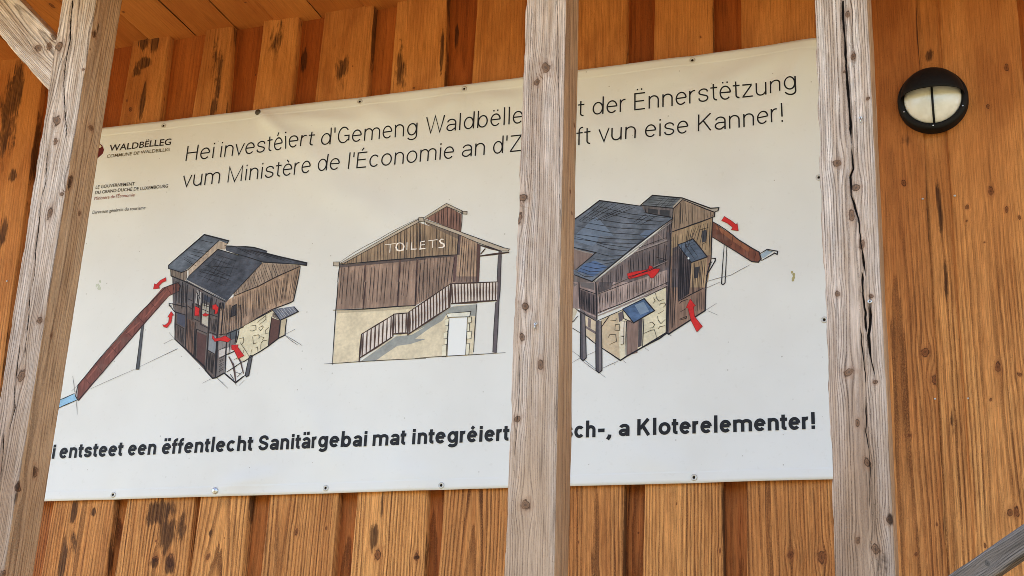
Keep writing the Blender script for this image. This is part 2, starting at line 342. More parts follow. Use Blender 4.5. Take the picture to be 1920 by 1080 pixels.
def board(store, xl, xr, ztop, yf, seed, tone, inner, knots=(), stains=(), openz=True, pith=None, sp=None):
    zs = rows(0, ztop, 0.0045, ROWS_OPEN if openz else ROWS_BAN)
    zm = 3.2; W = xr(zm) - xl(zm); step = 0.0042
    n = max(6, int(W / step)); r = 0.004; dep = 0.039 if not inner else 0.018
    t = np.linspace(0, 1, n + 1)
    N = len(zs); Z = np.tile(zs[:, None], (1, n + 5))
    XL = np.array([xl(z) for z in zs]) + 0.0035 * fbm(zs * 3.1, zs * 0 + 0.5, seed, 3); XR = np.array([xr(z) for z in zs]) + 0.0035 * fbm(zs * 3.1, zs * 0 + 9.5, seed + 1, 3)
    XL = XL[:, None]; XR = XR[:, None]
    Xf = XL + r + (XR - XL - 2 * r) * t[None, :]
    X = np.concatenate([XL, XL, Xf, XR, XR], 1)
    Y = np.concatenate([np.full((N, 1), yf + dep), np.full((N, 1), yf + r), np.full((N, n + 1), yf), np.full((N, 1), yf + r), np.full((N, 1), yf + dep)], 1)
    U = X - (XL + XR) / 2; U[:, -1] += dep; U[:, 0] -= dep
    V = Z.copy()
    rg = random.Random(seed * 7 + 1)
    kn = [(k[0], k[1], k[2]) for k in knots]
    for _ in range(2):
        kn.append((rg.uniform(-0.42, 0.42) * W, rg.uniform(2.0, 4.6), rg.uniform(0.0015, 0.0035)))
    sp = sp or rg.uniform(0.0088, 0.0118); pith = pith or (rg.uniform(-0.3, 0.3) * W, rg.uniform(0.02, 0.07))
    ue, kd, kvv = ring_phase(U, V, seed, sp, kn, pith)
    ph = radius(ue, V, seed, pith) / sp
    st = np.full(U.shape, -1.0)
    for (su, sv, ru, rv, am) in stains:
        st = np.maximum(st, np.clip(am * 1.15 - np.hypot((U - su) / ru, (V - sv) / rv) * am + 0.25 * fbm(U * 40, V * 14, seed + 51, 3), -1, 1))
    st = np.maximum(st, -0.6 + 1.2 * np.clip(fbm(U * 24, V * 3.0, seed + 71, 4) - 0.22, 0, 1) * (0.55 if openz else 1.0))
    if not inner:                                                    # waney right edge: bark remains, with the side's shade painted in
        bark_shade = 0.25 + 0.9 * fbm(V * 3.0, V * 0 + 1.5, seed + 73, 3); st[:, -2:] = bark_shade[:, -2:]; st[:, -3] = np.maximum(st[:, -3], bark_shade[:, -3] - 0.5)
    face = np.zeros((N, n + 5)); face[:, 2:-2] = 1
    Y = Y - face * (0.0012 * fbm(U * 50, V * 8, seed + 81, 2) + 0.002 * fbm(U * 8, V * 1.5, seed + 83, 2) - 0.001 * sst(0.01, 0, np.minimum(X - XL, XR - X)))
    wx = np.clip(sst(4.0, 2.7, Z) + 0.25 * fbm(U * 8, V * 1.2, seed + 91, 2), 0, 1)
    P = np.stack([X, Y, Z], -1).reshape(-1, 3)
    emit(store, P, dict(ph=ph.ravel(), kv=kvv, tone=(tone + 0.16 * vn(U * 7, V * 0.9, seed + 61)).ravel(), st=st.ravel(), ca=np.full((U.size, 3), 9.0), cb=np.full((U.size, 3), 9.0), wx=wx.ravel(),
         wc=np.stack([U, V, np.full(U.shape, seed * 1.37)], -1).reshape(-1, 3)), grid_faces(N, n + 5))
edges = []
for i, (lt, lb, rtp, rb, tone) in enumerate(cover):
    xl = px_edge([(lt, E75), (lb, E960)], Y_COVER); xr = px_edge([(rtp, E75), (rb, E960)], Y_COVER)
    edges.append((xl, xr)); xm = lambda z, a=xl, b=xr: (a(z) + b(z)) / 2
    def loc(px, py, y=Y_COVER, xm=xm):
        p = at(px, py, y); return p[0] - xm(p[2]), p[2], abs(at(px + 1, py, y)[0] - p[0])
    kn = [(lambda q: (q[0], q[1], k[2] * 0.66 * q[2]))(loc(k[0], k[1])) for k in KNOTS.get(i, [])]
    stn = [(lambda q: (q[0], q[1], k[2] * q[2], k[3] * q[2], k[4]))(loc(k[0], k[1])) for k in STAINS.get(i, [])]
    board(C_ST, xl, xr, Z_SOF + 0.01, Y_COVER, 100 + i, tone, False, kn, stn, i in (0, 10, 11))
# recessed boards between them (their edges tuck behind the cover boards)
for i in range(len(edges) - 1):
    xl = lambda z, a=edges[i][1]: a(z) - 0.03
    xr = lambda z, b=edges[i + 1][0]: b(z) + 0.03
    stn = []
    if i == 3: p = at(560, 115, Y_INNER); stn = [(-0.035, p[2], 0.016, 0.055, 1.0)]
    if i == 5: p = at(838, 70, Y_INNER); stn = [(-0.03, p[2], 0.008, 0.06, 1.0)]
    if i == 10: q = at(1763, 395, Y_INNER); stn = [(0.0, q[2], 0.01, 0.10, 0.9), (0.006, q[2] - 0.25, 0.008, 0.08, 0.8), (-0.004, q[2] + 0.55, 0.02, 0.03, 0.8), (0.0, q[2] - 0.7, 0.006, 0.05, 0.8)]
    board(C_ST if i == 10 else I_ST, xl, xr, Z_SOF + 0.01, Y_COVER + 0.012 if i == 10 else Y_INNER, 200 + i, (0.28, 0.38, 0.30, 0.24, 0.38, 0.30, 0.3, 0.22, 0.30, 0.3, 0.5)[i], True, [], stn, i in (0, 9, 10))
# continuation of the wall beyond the frame on both sides
x = edges[-1][1](3.2); k = 0
while x < 3.2:
    wv = 0.19 + 0.03 * rng.random(); g = 0.075
    board(I_ST, (lambda z, a=x - 0.02: a), (lambda z, a=x + g + 0.02: a), Z_SOF + 0.01, Y_INNER, 300 + k, 0.45, True, [], [], True)
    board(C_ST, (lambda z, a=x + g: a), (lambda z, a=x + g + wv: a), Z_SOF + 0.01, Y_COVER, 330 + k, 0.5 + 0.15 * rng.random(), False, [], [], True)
    x += g + wv; k += 1
x = edges[0][0](3.2); k = 0
while x > -6.2:
    wv = 0.19 + 0.03 * rng.random(); g = 0.07
    board(I_ST, (lambda z, a=x - g - 0.05: a), (lambda z, a=x + 0.05: a), Z_SOF + 0.01, Y_INNER, 360 + k, 0.42, True, [], [], False)
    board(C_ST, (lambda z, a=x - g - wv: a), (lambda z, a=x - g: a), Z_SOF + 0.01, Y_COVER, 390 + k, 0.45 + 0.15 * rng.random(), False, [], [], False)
    x -= g + wv; k += 1
def build(store, name, mat):
    V, A, F = store
    return mesh_np(name, np.concatenate(V), np.concatenate(F), [mat], True, {k: np.concatenate(a) for k, a in A.items()})
wall = tag(empty('timber_wall', (-1.5, 0.03, 0)), 'brown larch board-on-board wall behind the posts and the banner', 'wall')
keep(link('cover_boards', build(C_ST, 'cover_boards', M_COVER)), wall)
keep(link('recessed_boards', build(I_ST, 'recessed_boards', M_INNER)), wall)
# sheathing behind the boards so that no light leaks through
def box_bm(bm, x0, x1, y0, y1, z0, z1, bevel=0.0):
    vs = [bm.verts.new(p) for p in [(x0, y0, z0), (x1, y0, z0), (x1, y1, z0), (x0, y1, z0), (x0, y0, z1), (x1, y0, z1), (x1, y1, z1), (x0, y1, z1)]]
    fs = [bm.faces.new([vs[i] for i in f]) for f in ((0, 1, 5, 4), (1, 2, 6, 5), (2, 3, 7, 6), (3, 0, 4, 7), (4, 5, 6, 7), (3, 2, 1, 0))]
    if bevel: bmesh.ops.bevel(bm, geom=list({e for f in fs for e in f.edges}), offset=bevel, segments=2, affect='EDGES')
def bm_obj(name, bm, mats, parent=None, smooth=False):
    me = bpy.data.meshes.new(name); bmesh.ops.recalc_face_normals(bm, faces=bm.faces); bm.to_mesh(me); bm.free()
    for m in (mats if isinstance(mats, (list, tuple)) else [mats]): me.materials.append(m)
    for p in me.polygons: p.use_smooth = smooth
    o = bpy.data.objects.new(name, me); COL.objects.link(o)
    if parent: keep(o, parent)
    return o
bm = bmesh.new(); box_bm(bm, -6.4, 3.3, 0.062, 0.20, -0.02, Z_SOF + 0.15)
bm_obj('sheathing', bm, plain('sheathing_board', (0.10, 0.05, 0.02), 0.9, 0.1), wall)

def disc_bm(bm, c, r, t, axis='y', n=16, dome=0.0, hole=0.0):
    """a small round head lying on a plane facing -y"""
    rings = []
    prof = [(r, 0.0), (r, -t * 0.6), (r * 0.8, -t)]
    if hole: prof += [(hole, -t), (hole * 0.9, -t * 0.3)]
    else: prof += [(r * 0.45, -t - dome * 0.7)]
    for (rr, yy) in prof: rings.append([bm.verts.new((c[0] + rr * math.cos(a), c[1] + yy, c[2] + rr * math.sin(a))) for a in [2 * math.pi * k / n for k in range(n)]])
    for a, b in zip(rings[:-1], rings[1:]):
        for k in range(n): bm.faces.new((a[k], a[(k + 1) % n], b[(k + 1) % n], b[k]))
    if not hole: bm.faces.new(rings[-1])
for (px, py, yy, rr) in [(1730, 373, Y_COVER, .0035), (1790, 367, Y_COVER, .004), (1753, 748, Y_COVER, .0032), (1815, 747, Y_COVER, .0032), (13, 527, Y_COVER, .004), (920, 94, Y_COVER, .0035), (1322, 320, Y_COVER, .003), (775, 165, Y_COVER, .006)][:5]:
    p = at(px, py, yy - 0.003); bm = bmesh.new(); disc_bm(bm, p, rr, 0.002, n=10, dome=0.001); bm_obj('nail', bm, M_SCREW, wall, True)

# ---------------------------------------------------------------- soffit: boards running out from the wall
S_ST = ([], {}, [])
y_in, y_out = 0.060, -1.65
x = -6.3; k = 0
while x < 3.2:
    wv = 0.17 + 0.05 * rng.random(); vis = -4.6 < x < -2.0
    us = np.linspace(0, wv, 26 if vis else 6); ys = np.concatenate([np.linspace(y_in, -1.1, 160 if vis else 20), np.linspace(-1.1, y_out, 14)[1:]])
    U, V = np.meshgrid(us, ys); U = U[:, ::-1]                      # faces look down
    kn = [(rng.uniform(0.02, wv - 0.02), rng.uniform(-1.0, -0.05), rng.uniform(0.004, 0.008)) for _ in range(3)]
    ue, kd, kvv = ring_phase(U, V, 500 + k, 0.008, kn, None); ph = radius(ue, V, 500 + k, (wv / 2, 0.05)) / 0.008
    edge = np.minimum(U, wv - U)
    Z = Z_SOF + 0.005 * rng.random() + 0.004 * sst(0.006, 0, edge) - 0.002 * fbm(U * 20, V * 4, 500 + k, 2) + 0.002 * rng.random()
    st = -0.5 + 1.2 * np.clip(fbm(U * 22, V * 9, 520 + k, 4) - 0.3, 0, 1)
    emit(S_ST, np.stack([x + U, V, Z], -1).reshape(-1, 3), dict(ph=ph.ravel(), kv=kvv, tone=np.full(U.size, 0.12 + 0.3 * rng.random()), st=st.ravel(), ca=np.full((U.size, 3), 9.0), cb=np.full((U.size, 3), 9.0), wx=np.full(U.size, 0.2),
         wc=np.stack([U, V, np.full(U.shape, k * 1.9)], -1).reshape(-1, 3)), grid_faces(*U.shape))
    x += wv + 0.0012; k += 1
soffit = tag(empty('roof_soffit', (-1.5, -1.0, Z_SOF)), 'reddish brown boarded soffit of the roof above the wall', 'soffit')
keep(link('soffit_boards', build(S_ST, 'soffit_boards', M_SOFFIT)), soffit)
bm = bmesh.new(); box_bm(bm, -6.4, 3.3, y_out - 0.02, 0.2, Z_SOF + 0.16, Z_SOF + 0.24); box_bm(bm, -6.4, 3.3, y_out - 0.05, y_out - 0.021, Z_SOF - 0.04, Z_SOF + 0.26)
bm_obj('roof_deck', bm, M_DECK if 'M_DECK' in globals() else plain('roof_deck_timber', (0.22, 0.14, 0.08), 0.8, 0.2), soffit)

# ---------------------------------------------------------------- the three posts
Y_POST = -0.75
def screw_eye(parent, p, r=0.006, hook=True):
    bm = bmesh.new(); disc_bm(bm, (p[0], p[1] + 0.001, p[2]), r, 0.006, n=12, hole=r * 0.45)
    if hook: box_bm(bm, p[0] - r * 0.3, p[0] + r * 0.3, p[1] - 0.010, p[1] - 0.002, p[2] - r * 3.4, p[2] - r * 0.9)
    return bm_obj('screw_hook', bm, M_SCREW, parent, True)
POST_ROWS = [(0, 2.1, 0.08), (2.1, Z_SOF, 0.0036)]
def post(label, edge_l, corner, seed, knots, cracks, tone, pith, sp, stains=(), wxf=None):
    (a0, a1), (c0, c1) = edge_l, corner                            # left edge px and front right corner px at y = 0 and y = 1080
    L0 = at(a0, 0, Y_POST); L1 = at(a1, 1080, Y_POST); C0 = at(c0, 0, Y_POST); C1 = at(c1, 1080, Y_POST)
    xl = lambda z: L1[0] + (L0[0] - L1[0]) * (z - L1[2]) / (L0[2] - L1[2])
    xc = lambda z: C1[0] + (C0[0] - C1[0]) * (z - C1[2]) / (C0[2] - C1[2])
    W = 0.5 * (xc(2.5) - xl(2.5) + xc(4) - xl(4)); D = 0.14 if seed != 52 else 0.132
    fn = lambda U, Dd, V: np.stack([xl(V) + (xc(V) - xl(V)) / W * U, Y_POST + Dd, V], -1)
    def sv(px, py):
        p = at(px, py, Y_POST)
        if p[0] <= xc(p[2]): return (p[0] - xl(p[2])) * W / (xc(p[2]) - xl(p[2])), p[2], abs(at(px + 1, py, Y_POST)[0] - p[0])
        q = atx(px, py, xc(p[2])); q = atx(px, py, xc(q[2])); return W + (q[1] - Y_POST), q[2], 0.0016
    kn = [(lambda t: (t[0], t[1], max(0.0028, k[2] * 0.82 * t[2])))(sv(k[0], k[1])) for k in knots]
    cr = [([sv(px, py)[:2] for px, py in pts], wa * 0.0008, wb * 0.0008) for pts, wa, wb in cracks]
    stn = [(lambda t: (t[0], t[1], k[2] * t[2], k[3] * t[2], k[4]))(sv(k[0], k[1])) for k in stains]
    o = empty('timber_post', (xl(0) + W / 2, Y_POST + D / 2, 0)); tag(o, label, 'post', 'square timber posts holding up the roof')
    me = beam('post_shaft', [M_POSTF, M_POSTS], fn, rows(0, Z_SOF + 0.02, 0, POST_ROWS), W, D, seed, sp, kn, cr, pith, tone=tone, stains=stn, wx=wxf)
    keep(link('post_shaft', me), o)
    return o, W
q4 = lambda ox, oy, pts: [(ox + a / 4, oy + b / 4) for a, b in pts]
wxp = lambda lo: (lambda S, V: np.clip(sst(2.3, 3.9, V) * (1 - lo) + lo + 0.5 * fbm(S * 14, V * 1.1, 77, 3), 0, 1))
postL, WL = post('pale split post at the left with a diagonal brace, banner edge tucked behind', (116, -53), (181, 6), 41,
    [(177, 65, 9), (111, 87, 8), (107, 226, 8), (171, 240, 9), (104, 265, 4), (169, 92, 3), (156, 130, 3), (131, 342, 9), (116, 364, 4), (94, 399, 6), (149, 400, 6), (75, 600, 6), (40, 705, 8), (96, 629, 3), (33, 914, 10), (66, 885, 8), (6, 1075, 7)],
    [(q4(0, 0, [(545, 0), (528, 150), (522, 300), (490, 470), (476, 620), (480, 760), (490, 900), (500, 1080)]) + q4(0, 270, [(350, 300), (300, 480), (288, 600), (270, 800), (245, 1080)])[:0], 4.0, 2.5),
     (q4(0, 270, [(365, 0), (345, 120), (342, 280), (302, 430), (292, 600), (270, 760), (258, 950), (242, 1080)]), 2.5, 3.0), (q4(0, 540, [(228, 0), (212, 220), (190, 420), (185, 520)]), 3.0, 2.5), (q4(0, 540, [(150, 420), (130, 560), (105, 760), (110, 900), (60, 1080)]), 3.0, 2.5), (q4(0, 810, [(30, 0), (15, 200), (0, 380)]), 2.5, 2.0)],
    0.44, (0.052, 0.035), 0.0060, [(184, 52, 5, 18, .7), (130, 345, 5, 16, .9), (177, 63, 4, 11, 1.0), (64, 885, 5, 16, .7), (33, 912, 7, 10, .8), (30, 930, 12, 14, .4)], wxp(0.12))
postC, WC = post('middle post crossing the banner between the toilets drawing and the slide house', (986, 944), (1062, 1040), 52,
    [(1023, 127, 9), (1007, 154, 6), (1077, 235, 5), (981, 371, 9), (972, 410, 8), (1070, 360, 4), (1073, 400, 4), (985, 575, 8), (979, 632, 6), (1013, 684, 6), (970, 785, 7), (985, 947, 10)],
    [([(1044, 0), (1048, 200), (1050, 420)], 0.8, 0.8), ([(975, 655), (972, 760), (964, 860)], 1.0, 0.6)], 0.44, (-0.075, 0.02), 0.0066, [(985, 955, 9, 8, .5), (1077, 236, 3, 14, .6)], wxp(0.10))
postR, WR = post('right post with a long black drying crack, next to the round lamp', (1525, 1565), (1627, 1680), 63,
    [(1589, 27, 5), (1600, 106, 6), (1584, 134, 3.5), (1627, 185, 4), (1570, 306, 9), (1605, 352, 9), (1597, 404, 6), (1617, 459, 6), (1571, 551, 6), (1634, 555, 5), (1592, 698, 10), (1641, 716, 6), (1608, 793, 4), (1626, 868, 6), (1609, 1013, 5), (1642, 1030, 8), (1668, 975, 8)],
    [(q4(1440, 0, [(565, 0), (560, 140), (575, 280), (580, 420), (592, 560), (602, 720), (615, 900), (628, 1080)]), 4.3, 4.3), (q4(1440, 270, [(626, 0), (640, 180), (618, 240), (622, 380), (652, 470), (680, 560), (690, 680), (705, 790), (720, 900), (732, 1000)]), 4.5, 3.5),
     (q4(1440, 270, [(705, 950), (708, 1080)]) + q4(1440, 540, [(730, 180), (736, 340)]), 3.5, 3.5), (q4(1440, 540, [(765, 130), (772, 200), (755, 350), (765, 480), (800, 660)]), 5.5, 3.0), (q4(1440, 540, [(695, 280), (705, 440), (725, 600), (735, 720)]), 2.0, 1.8), (q4(1440, 540, [(735, 820), (735, 1080)]) + q4(1440, 810, [(765, 190), (762, 480), (765, 590)]), 1.8, 1.4)],
    0.44, (0.072, 0.03), 0.0058, [(1670, 975, 9, 16, .8), (1655, 1050, 18, 30, .4), (1632, 585, 5, 40, .5)], wxp(0.18))
for o, px, py in ((postC, 1004.5, 608), (postR, 1614, 222), (postR, 1631, 566)):
    screw_eye(o, at(px, py, Y_POST - 0.001), 0.0045 if px != 1631 else 0.006, px != 1631)

# knee brace running up to the left from the left post
eu0, eu1 = at(41, 0, -0.745), at(102, 67.5, -0.745); el0, el1 = at(0, 70, -0.745), at(87.5, 165, -0.745)
dirv = Vector((eu0 - eu1) + (el0 - el1)); dirv.y = 0; dirv.normalize()
lowp = Vector((el1 + eu1) / 2); upn = Vector((-dirv.z, 0, dirv.x)); upn = upn if upn.z > 0 else -upn
wb = abs((Vector(eu1) - Vector(el1)).dot(upn)); lowp = Vector(((el1[0] + eu1[0]) / 2, 0, (el1[2] + eu1[2]) / 2))
v0 = Vector((lowp.x, -0.745, lowp.z)) - dirv * 0.10; blen = (Z_SOF + 0.12 - v0.z) / dirv.z
# across axis u runs from the lower-left edge to the upper-right edge so that the front face looks to -y
def brace_fn(U, Dd, V):
    return np.stack([v0.x + dirv.x * V + upn.x * (U - wb / 2), v0.y + Dd, v0.z + dirv.z * V + upn.z * (U - wb / 2)], -1)
br = tag(empty('knee_brace', tuple(v0)), 'pale weathered diagonal brace rising to the left from the left post', 'brace')
def bk(px, py):
    p = Vector(at(px, py, -0.745)) - v0; return p.dot(upn) + wb / 2, p.dot(dirv)
knb = [(*bk(92, 87), 0.011), (*bk(72, 90), 0.010), (*bk(100, 70), 0.007)]
keep(link('brace_beam', beam('brace_beam', [M_POSTF, M_POSTS], brace_fn, np.arange(0, blen, 0.004), wb, 0.11, 74, 0.0044, knb, [], (wb * 0.75, 0.06), tone=0.5, wx=lambda S, V: np.clip(0.85 + 0.3 * fbm(S * 12, V * 2, 5, 2), 0, 1))), br)

# ---------------------------------------------------------------- grey handrail at the lower right
yr = -0.95
h0, h1 = at(1775, 1080, yr), at(1920, 980, yr); g1 = at(1920, 1045, yr)
hd = Vector(h1 - h0); hd.y = 0; hd.normalize(); hn = Vector((-hd.z, 0, hd.x)); hw = abs((Vector(h1) - Vector(g1)).dot(hn))
ha = Vector(h0) - hd * 0.35
def rail_fn(U, Dd, V):
    return np.stack([ha.x + hd.x * V + hn.x * (U - hw), ha.y + Dd, ha.z + hd.z * V + hn.z * (U - hw)], -1)
rail = tag(empty('stair_handrail', tuple(ha)), 'grey weathered handrail slanting up at the lower right corner', 'handrail')
keep(link('rail_bar', beam('rail_bar', [M_RAIL, M_RAIL], rail_fn, np.arange(0, 1.9, 0.0045), hw, 0.06, 85, 0.005, [(hw * 0.55, 0.35 + 0.09, 0.007)], [], (-0.03, 0.03), tone=0.5)), rail)
for t in (0.1, 1.75):
    p = ha + hd * t - hn * hw * 0.6
    fnp = lambda U, Dd, V, p=p: np.stack([p.x - 0.035 + U, p.y + 0.004 + Dd * 0.9, V], -1)
    keep(link('newel_post', beam('newel_post', [M_RAIL, M_RAIL], fnp, np.linspace(0, p.z, 60), 0.07, 0.058, 90, 0.005, [], [], tone=0.5)), rail)

# ================================================================ banner
def seg_px(a, b): A = at(*a); B = at(*b); return (A[0], A[2]), (B[0], B[2])
FOLDS = [  # soft creases: px start, px end, half width (m), height (m)
    ((1518, 85), (1462, 205), .05, .006), ((1510, 90), (1420, 290), .05, .008), ((1500, 90), (1300, 185), .045, .007), ((1300, 130), (1180, 160), .05, .005),
    ((488, 215), (545, 262), .022, .008), ((486, 216), (640, 330), .05, .007), ((500, 222), (690, 232), .03, .006), ((676, 200), (760, 235), .04, .006), ((872, 175), (800, 222), .045, .007), ((880, 175), (970, 190), .04, .006), ((870, 178), (990, 165), .03, -.004),
    ((308, 245), (250, 330), .035, .002), ((200, 300), (240, 420), .05, .0015), ((560, 330), (760, 420), .06, .006), ((1420, 290), (1330, 470), .055, .006), ((1330, 240), (1250, 320), .05, .005), ((1100, 230), (1230, 290), .05, .005),
    ((560, 740), (640, 880), .05, .004), ((406, 915), (520, 890), .03, .005), ((1300, 890), (1180, 850), .04, .003), ((820, 905), (720, 880), .04, .003)]
FSEG = [(seg_px(a, b), wv, h) for a, b, wv, h in FOLDS]
SAG = [at(px, py) for px, py in [(308, 237), (486, 212), (676, 192), (872, 169), (1299, 115), (213, 928), (406, 920), (612, 916), (829, 911), (1302, 896)]]
TOPPX = [(60, 259), (191, 242), (480, 207), (676, 184), (960, 150), (1087.5, 133), (1299, 106.5), (1440, 87.5), (1522.5, 75.5), (1560, 70)]
BOTPX = [(30, 942), (80, 940.5), (480, 929.5), (950, 915.8), (1067, 912.5), (1300, 906.5), (1440, 902.5), (1557, 900)]
tx = np.array([at(*p)[0] for p in TOPPX]); tz = np.array([at(*p)[2] for p in TOPPX]); bx = np.array([at(*p)[0] for p in BOTPX]); bz = np.array([at(*p)[2] for p in BOTPX])
def ban_h(x, z):
    x = np.asarray(x, float); z = np.asarray(z, float)
    h = 0.007 + 0.006 * fbm(x * 1.7, z * 2.1, 901, 2) + 0.0012 * fbm(x * 6, z * 7, 903, 2)
    for ((a, b), wv, am) in FSEG:
        d, f = poly_dist(x, z, [a, b]); h = h + am * 1.8 * np.exp(-(d / wv) ** 2) * np.sin(np.pi * np.clip(f * 0.96 + 0.02, 0, 1)) ** 0.5
    for p in SAG: h = h - 0.004 * np.exp(-(((x - p[0]) / .05) ** 2 + ((z - p[2]) / .05) ** 2))
    zb = np.interp(x, bx, bz); zt = np.interp(x, tx, tz)              # welded hem along both long edges
    h = h + 0.0012 * (sst(zb + 0.037, zb + 0.034, z) + sst(zt - 0.037, zt - 0.034, z))
    return np.maximum(h, 0.0015)
BX0, BX1 = at(22, 940, 0)[0], at(1564, 500, 0)[0]
sb = NT('banner_vinyl'); oc = sb.n('TexCoord').outputs['Object']
n1 = sb.noise(oc, 2.2, 3.0, 0.6); n2 = sb.noise(oc, 55.0, 2.0, 0.7); n3 = sb.noise(oc, 900.0, 1.0)
bcol = sb.mix(sb.mr(n1, 0.35, 0.7), (0.80, 0.80, 0.79), (0.755, 0.75, 0.735))
vor = sb.n('TexVoronoi'); sb.put(vor.inputs['Vector'], oc); vor.inputs['Scale'].default_value = 24.0
sepc = sb.n('SeparateColor'); sb.put(sepc.inputs[0], vor.outputs['Color'])
speck = sb.math('MULTIPLY', sb.mr(vor.outputs['Distance'], sb.math('MULTIPLY', sepc.outputs[1], 0.09), sb.math('MULTIPLY', sepc.outputs[1], 0.05)), sb.mr(sepc.outputs[0], 0.66, 0.68))
bcol = sb.mix(sb.math('MULTIPLY', speck, 0.55), bcol, (0.22, 0.19, 0.15))
bcol = sb.mix(sb.math('MULTIPLY', sb.mr(n2, 0.60, 0.78), 0.10), bcol, (0.45, 0.42, 0.36))
sb.bump(n3, 0.12, 0.0008); M_BAN = sb.out(bcol, 0.55, 0.3)
banner = tag(empty('banner', tuple(at(960, 930, 0.0))), 'white vinyl building-site banner with three building drawings, screwed to the wall behind the posts', 'banner')
xs = np.linspace(BX0, BX1, 210); tt = np.concatenate([[0, .008], np.linspace(.016, .03, 12), np.linspace(.035, .965, 98), np.linspace(.97, .984, 12), [.992, 1]])
ZB = np.interp(xs, bx, bz); ZT = np.interp(xs, tx, tz)
GX = np.tile(xs, (len(tt), 1)); GZ = ZB[None] + (ZT - ZB)[None] * tt[:, None]; GY = -ban_h(GX, GZ)
P = np.stack([GX, GY, GZ], -1); n_, m_ = GX.shape
F = grid_faces(n_, m_); Vv = P.reshape(-1, 3); per = list(range(m_)) + [r_ * m_ + m_ - 1 for r_ in range(1, n_)] + [(n_ - 1) * m_ + c for c in range(m_ - 2, -1, -1)] + [r_ * m_ for r_ in range(n_ - 2, 0, -1)]
bk_ = Vv[per].copy(); bk_[:, 1] += 0.0022; o_ = len(Vv); L = len(per)
SK = np.array([[per[(i + 1) % L], per[i], o_ + i, o_ + (i + 1) % L] for i in range(L)])
keep(link('vinyl_sheet', mesh_np('vinyl_sheet', np.concatenate([Vv, bk_]), np.concatenate([F, SK]), [M_BAN], True)), banner)

# ---------------------------------------------------------------- printing on the banner: flat inks that follow the sheet
INKS = {}
def ink(rgb, style='wash', k=1.12):
    key = (rgb, style)
    if key in INKS: return INKS[key]
    s = NT('print_%s_%d_%d_%d' % (style, *rgb)); c = s.n('TexCoord').outputs['Object']; col = lin(*rgb, k)
    if style == 'wash':
        n = s.noise(c, 16.0, 3.0, 0.6); m = s.noise(c, 90.0, 2.0, 0.6)
        o = s.vmath('MULTIPLY', col, s.comb(s.math('MULTIPLY', s.mr(n, 0.32, 0.68, 0.90, 1.11), s.mr(m, 0.3, 0.7, 0.93, 1.07))))
    elif style == 'wood':
        v = s.vmath('MULTIPLY', c, (95.0, 1.0, 7.0)); n = s.noise(v, 1.0, 3.0, 0.7); g = s.noise(c, 12.0, 2.0, 0.6)
        o = s.vmath('MULTIPLY', col, s.comb(s.math('MULTIPLY', s.mr(n, 0.3, 0.7, 0.68, 1.28), s.mr(g, 0.35, 0.65, 0.84, 1.16))))
        o = s.mix(s.mr(s.noise(c, 26.0, 2.0), 0.5, 0.7, 0.0, 0.3), o, lin(122, 100, 92, k))
    elif style == 'slate':
        v = s.vmath('MULTIPLY', c, (30.0, 1.0, 50.0)); n = s.noise(v, 1.0, 3.0, 0.7); g = s.noise(c, 14.0, 2.0, 0.6)
        o = s.vmath('MULTIPLY', col, s.comb(s.math('MULTIPLY', s.mr(n, 0.3, 0.7, 0.72, 1.28), s.mr(g, 0.35, 0.65, 0.8, 1.22))))
    elif style == 'paper': o = col
    else: o = s.vmath('MULTIPLY', col, s.comb(s.mr(s.noise(c, 60.0, 2.0), 0.3, 0.7, 0.85, 1.15)))
    INKS[key] = s.out(o, 0.55, 0.25); return INKS[key]
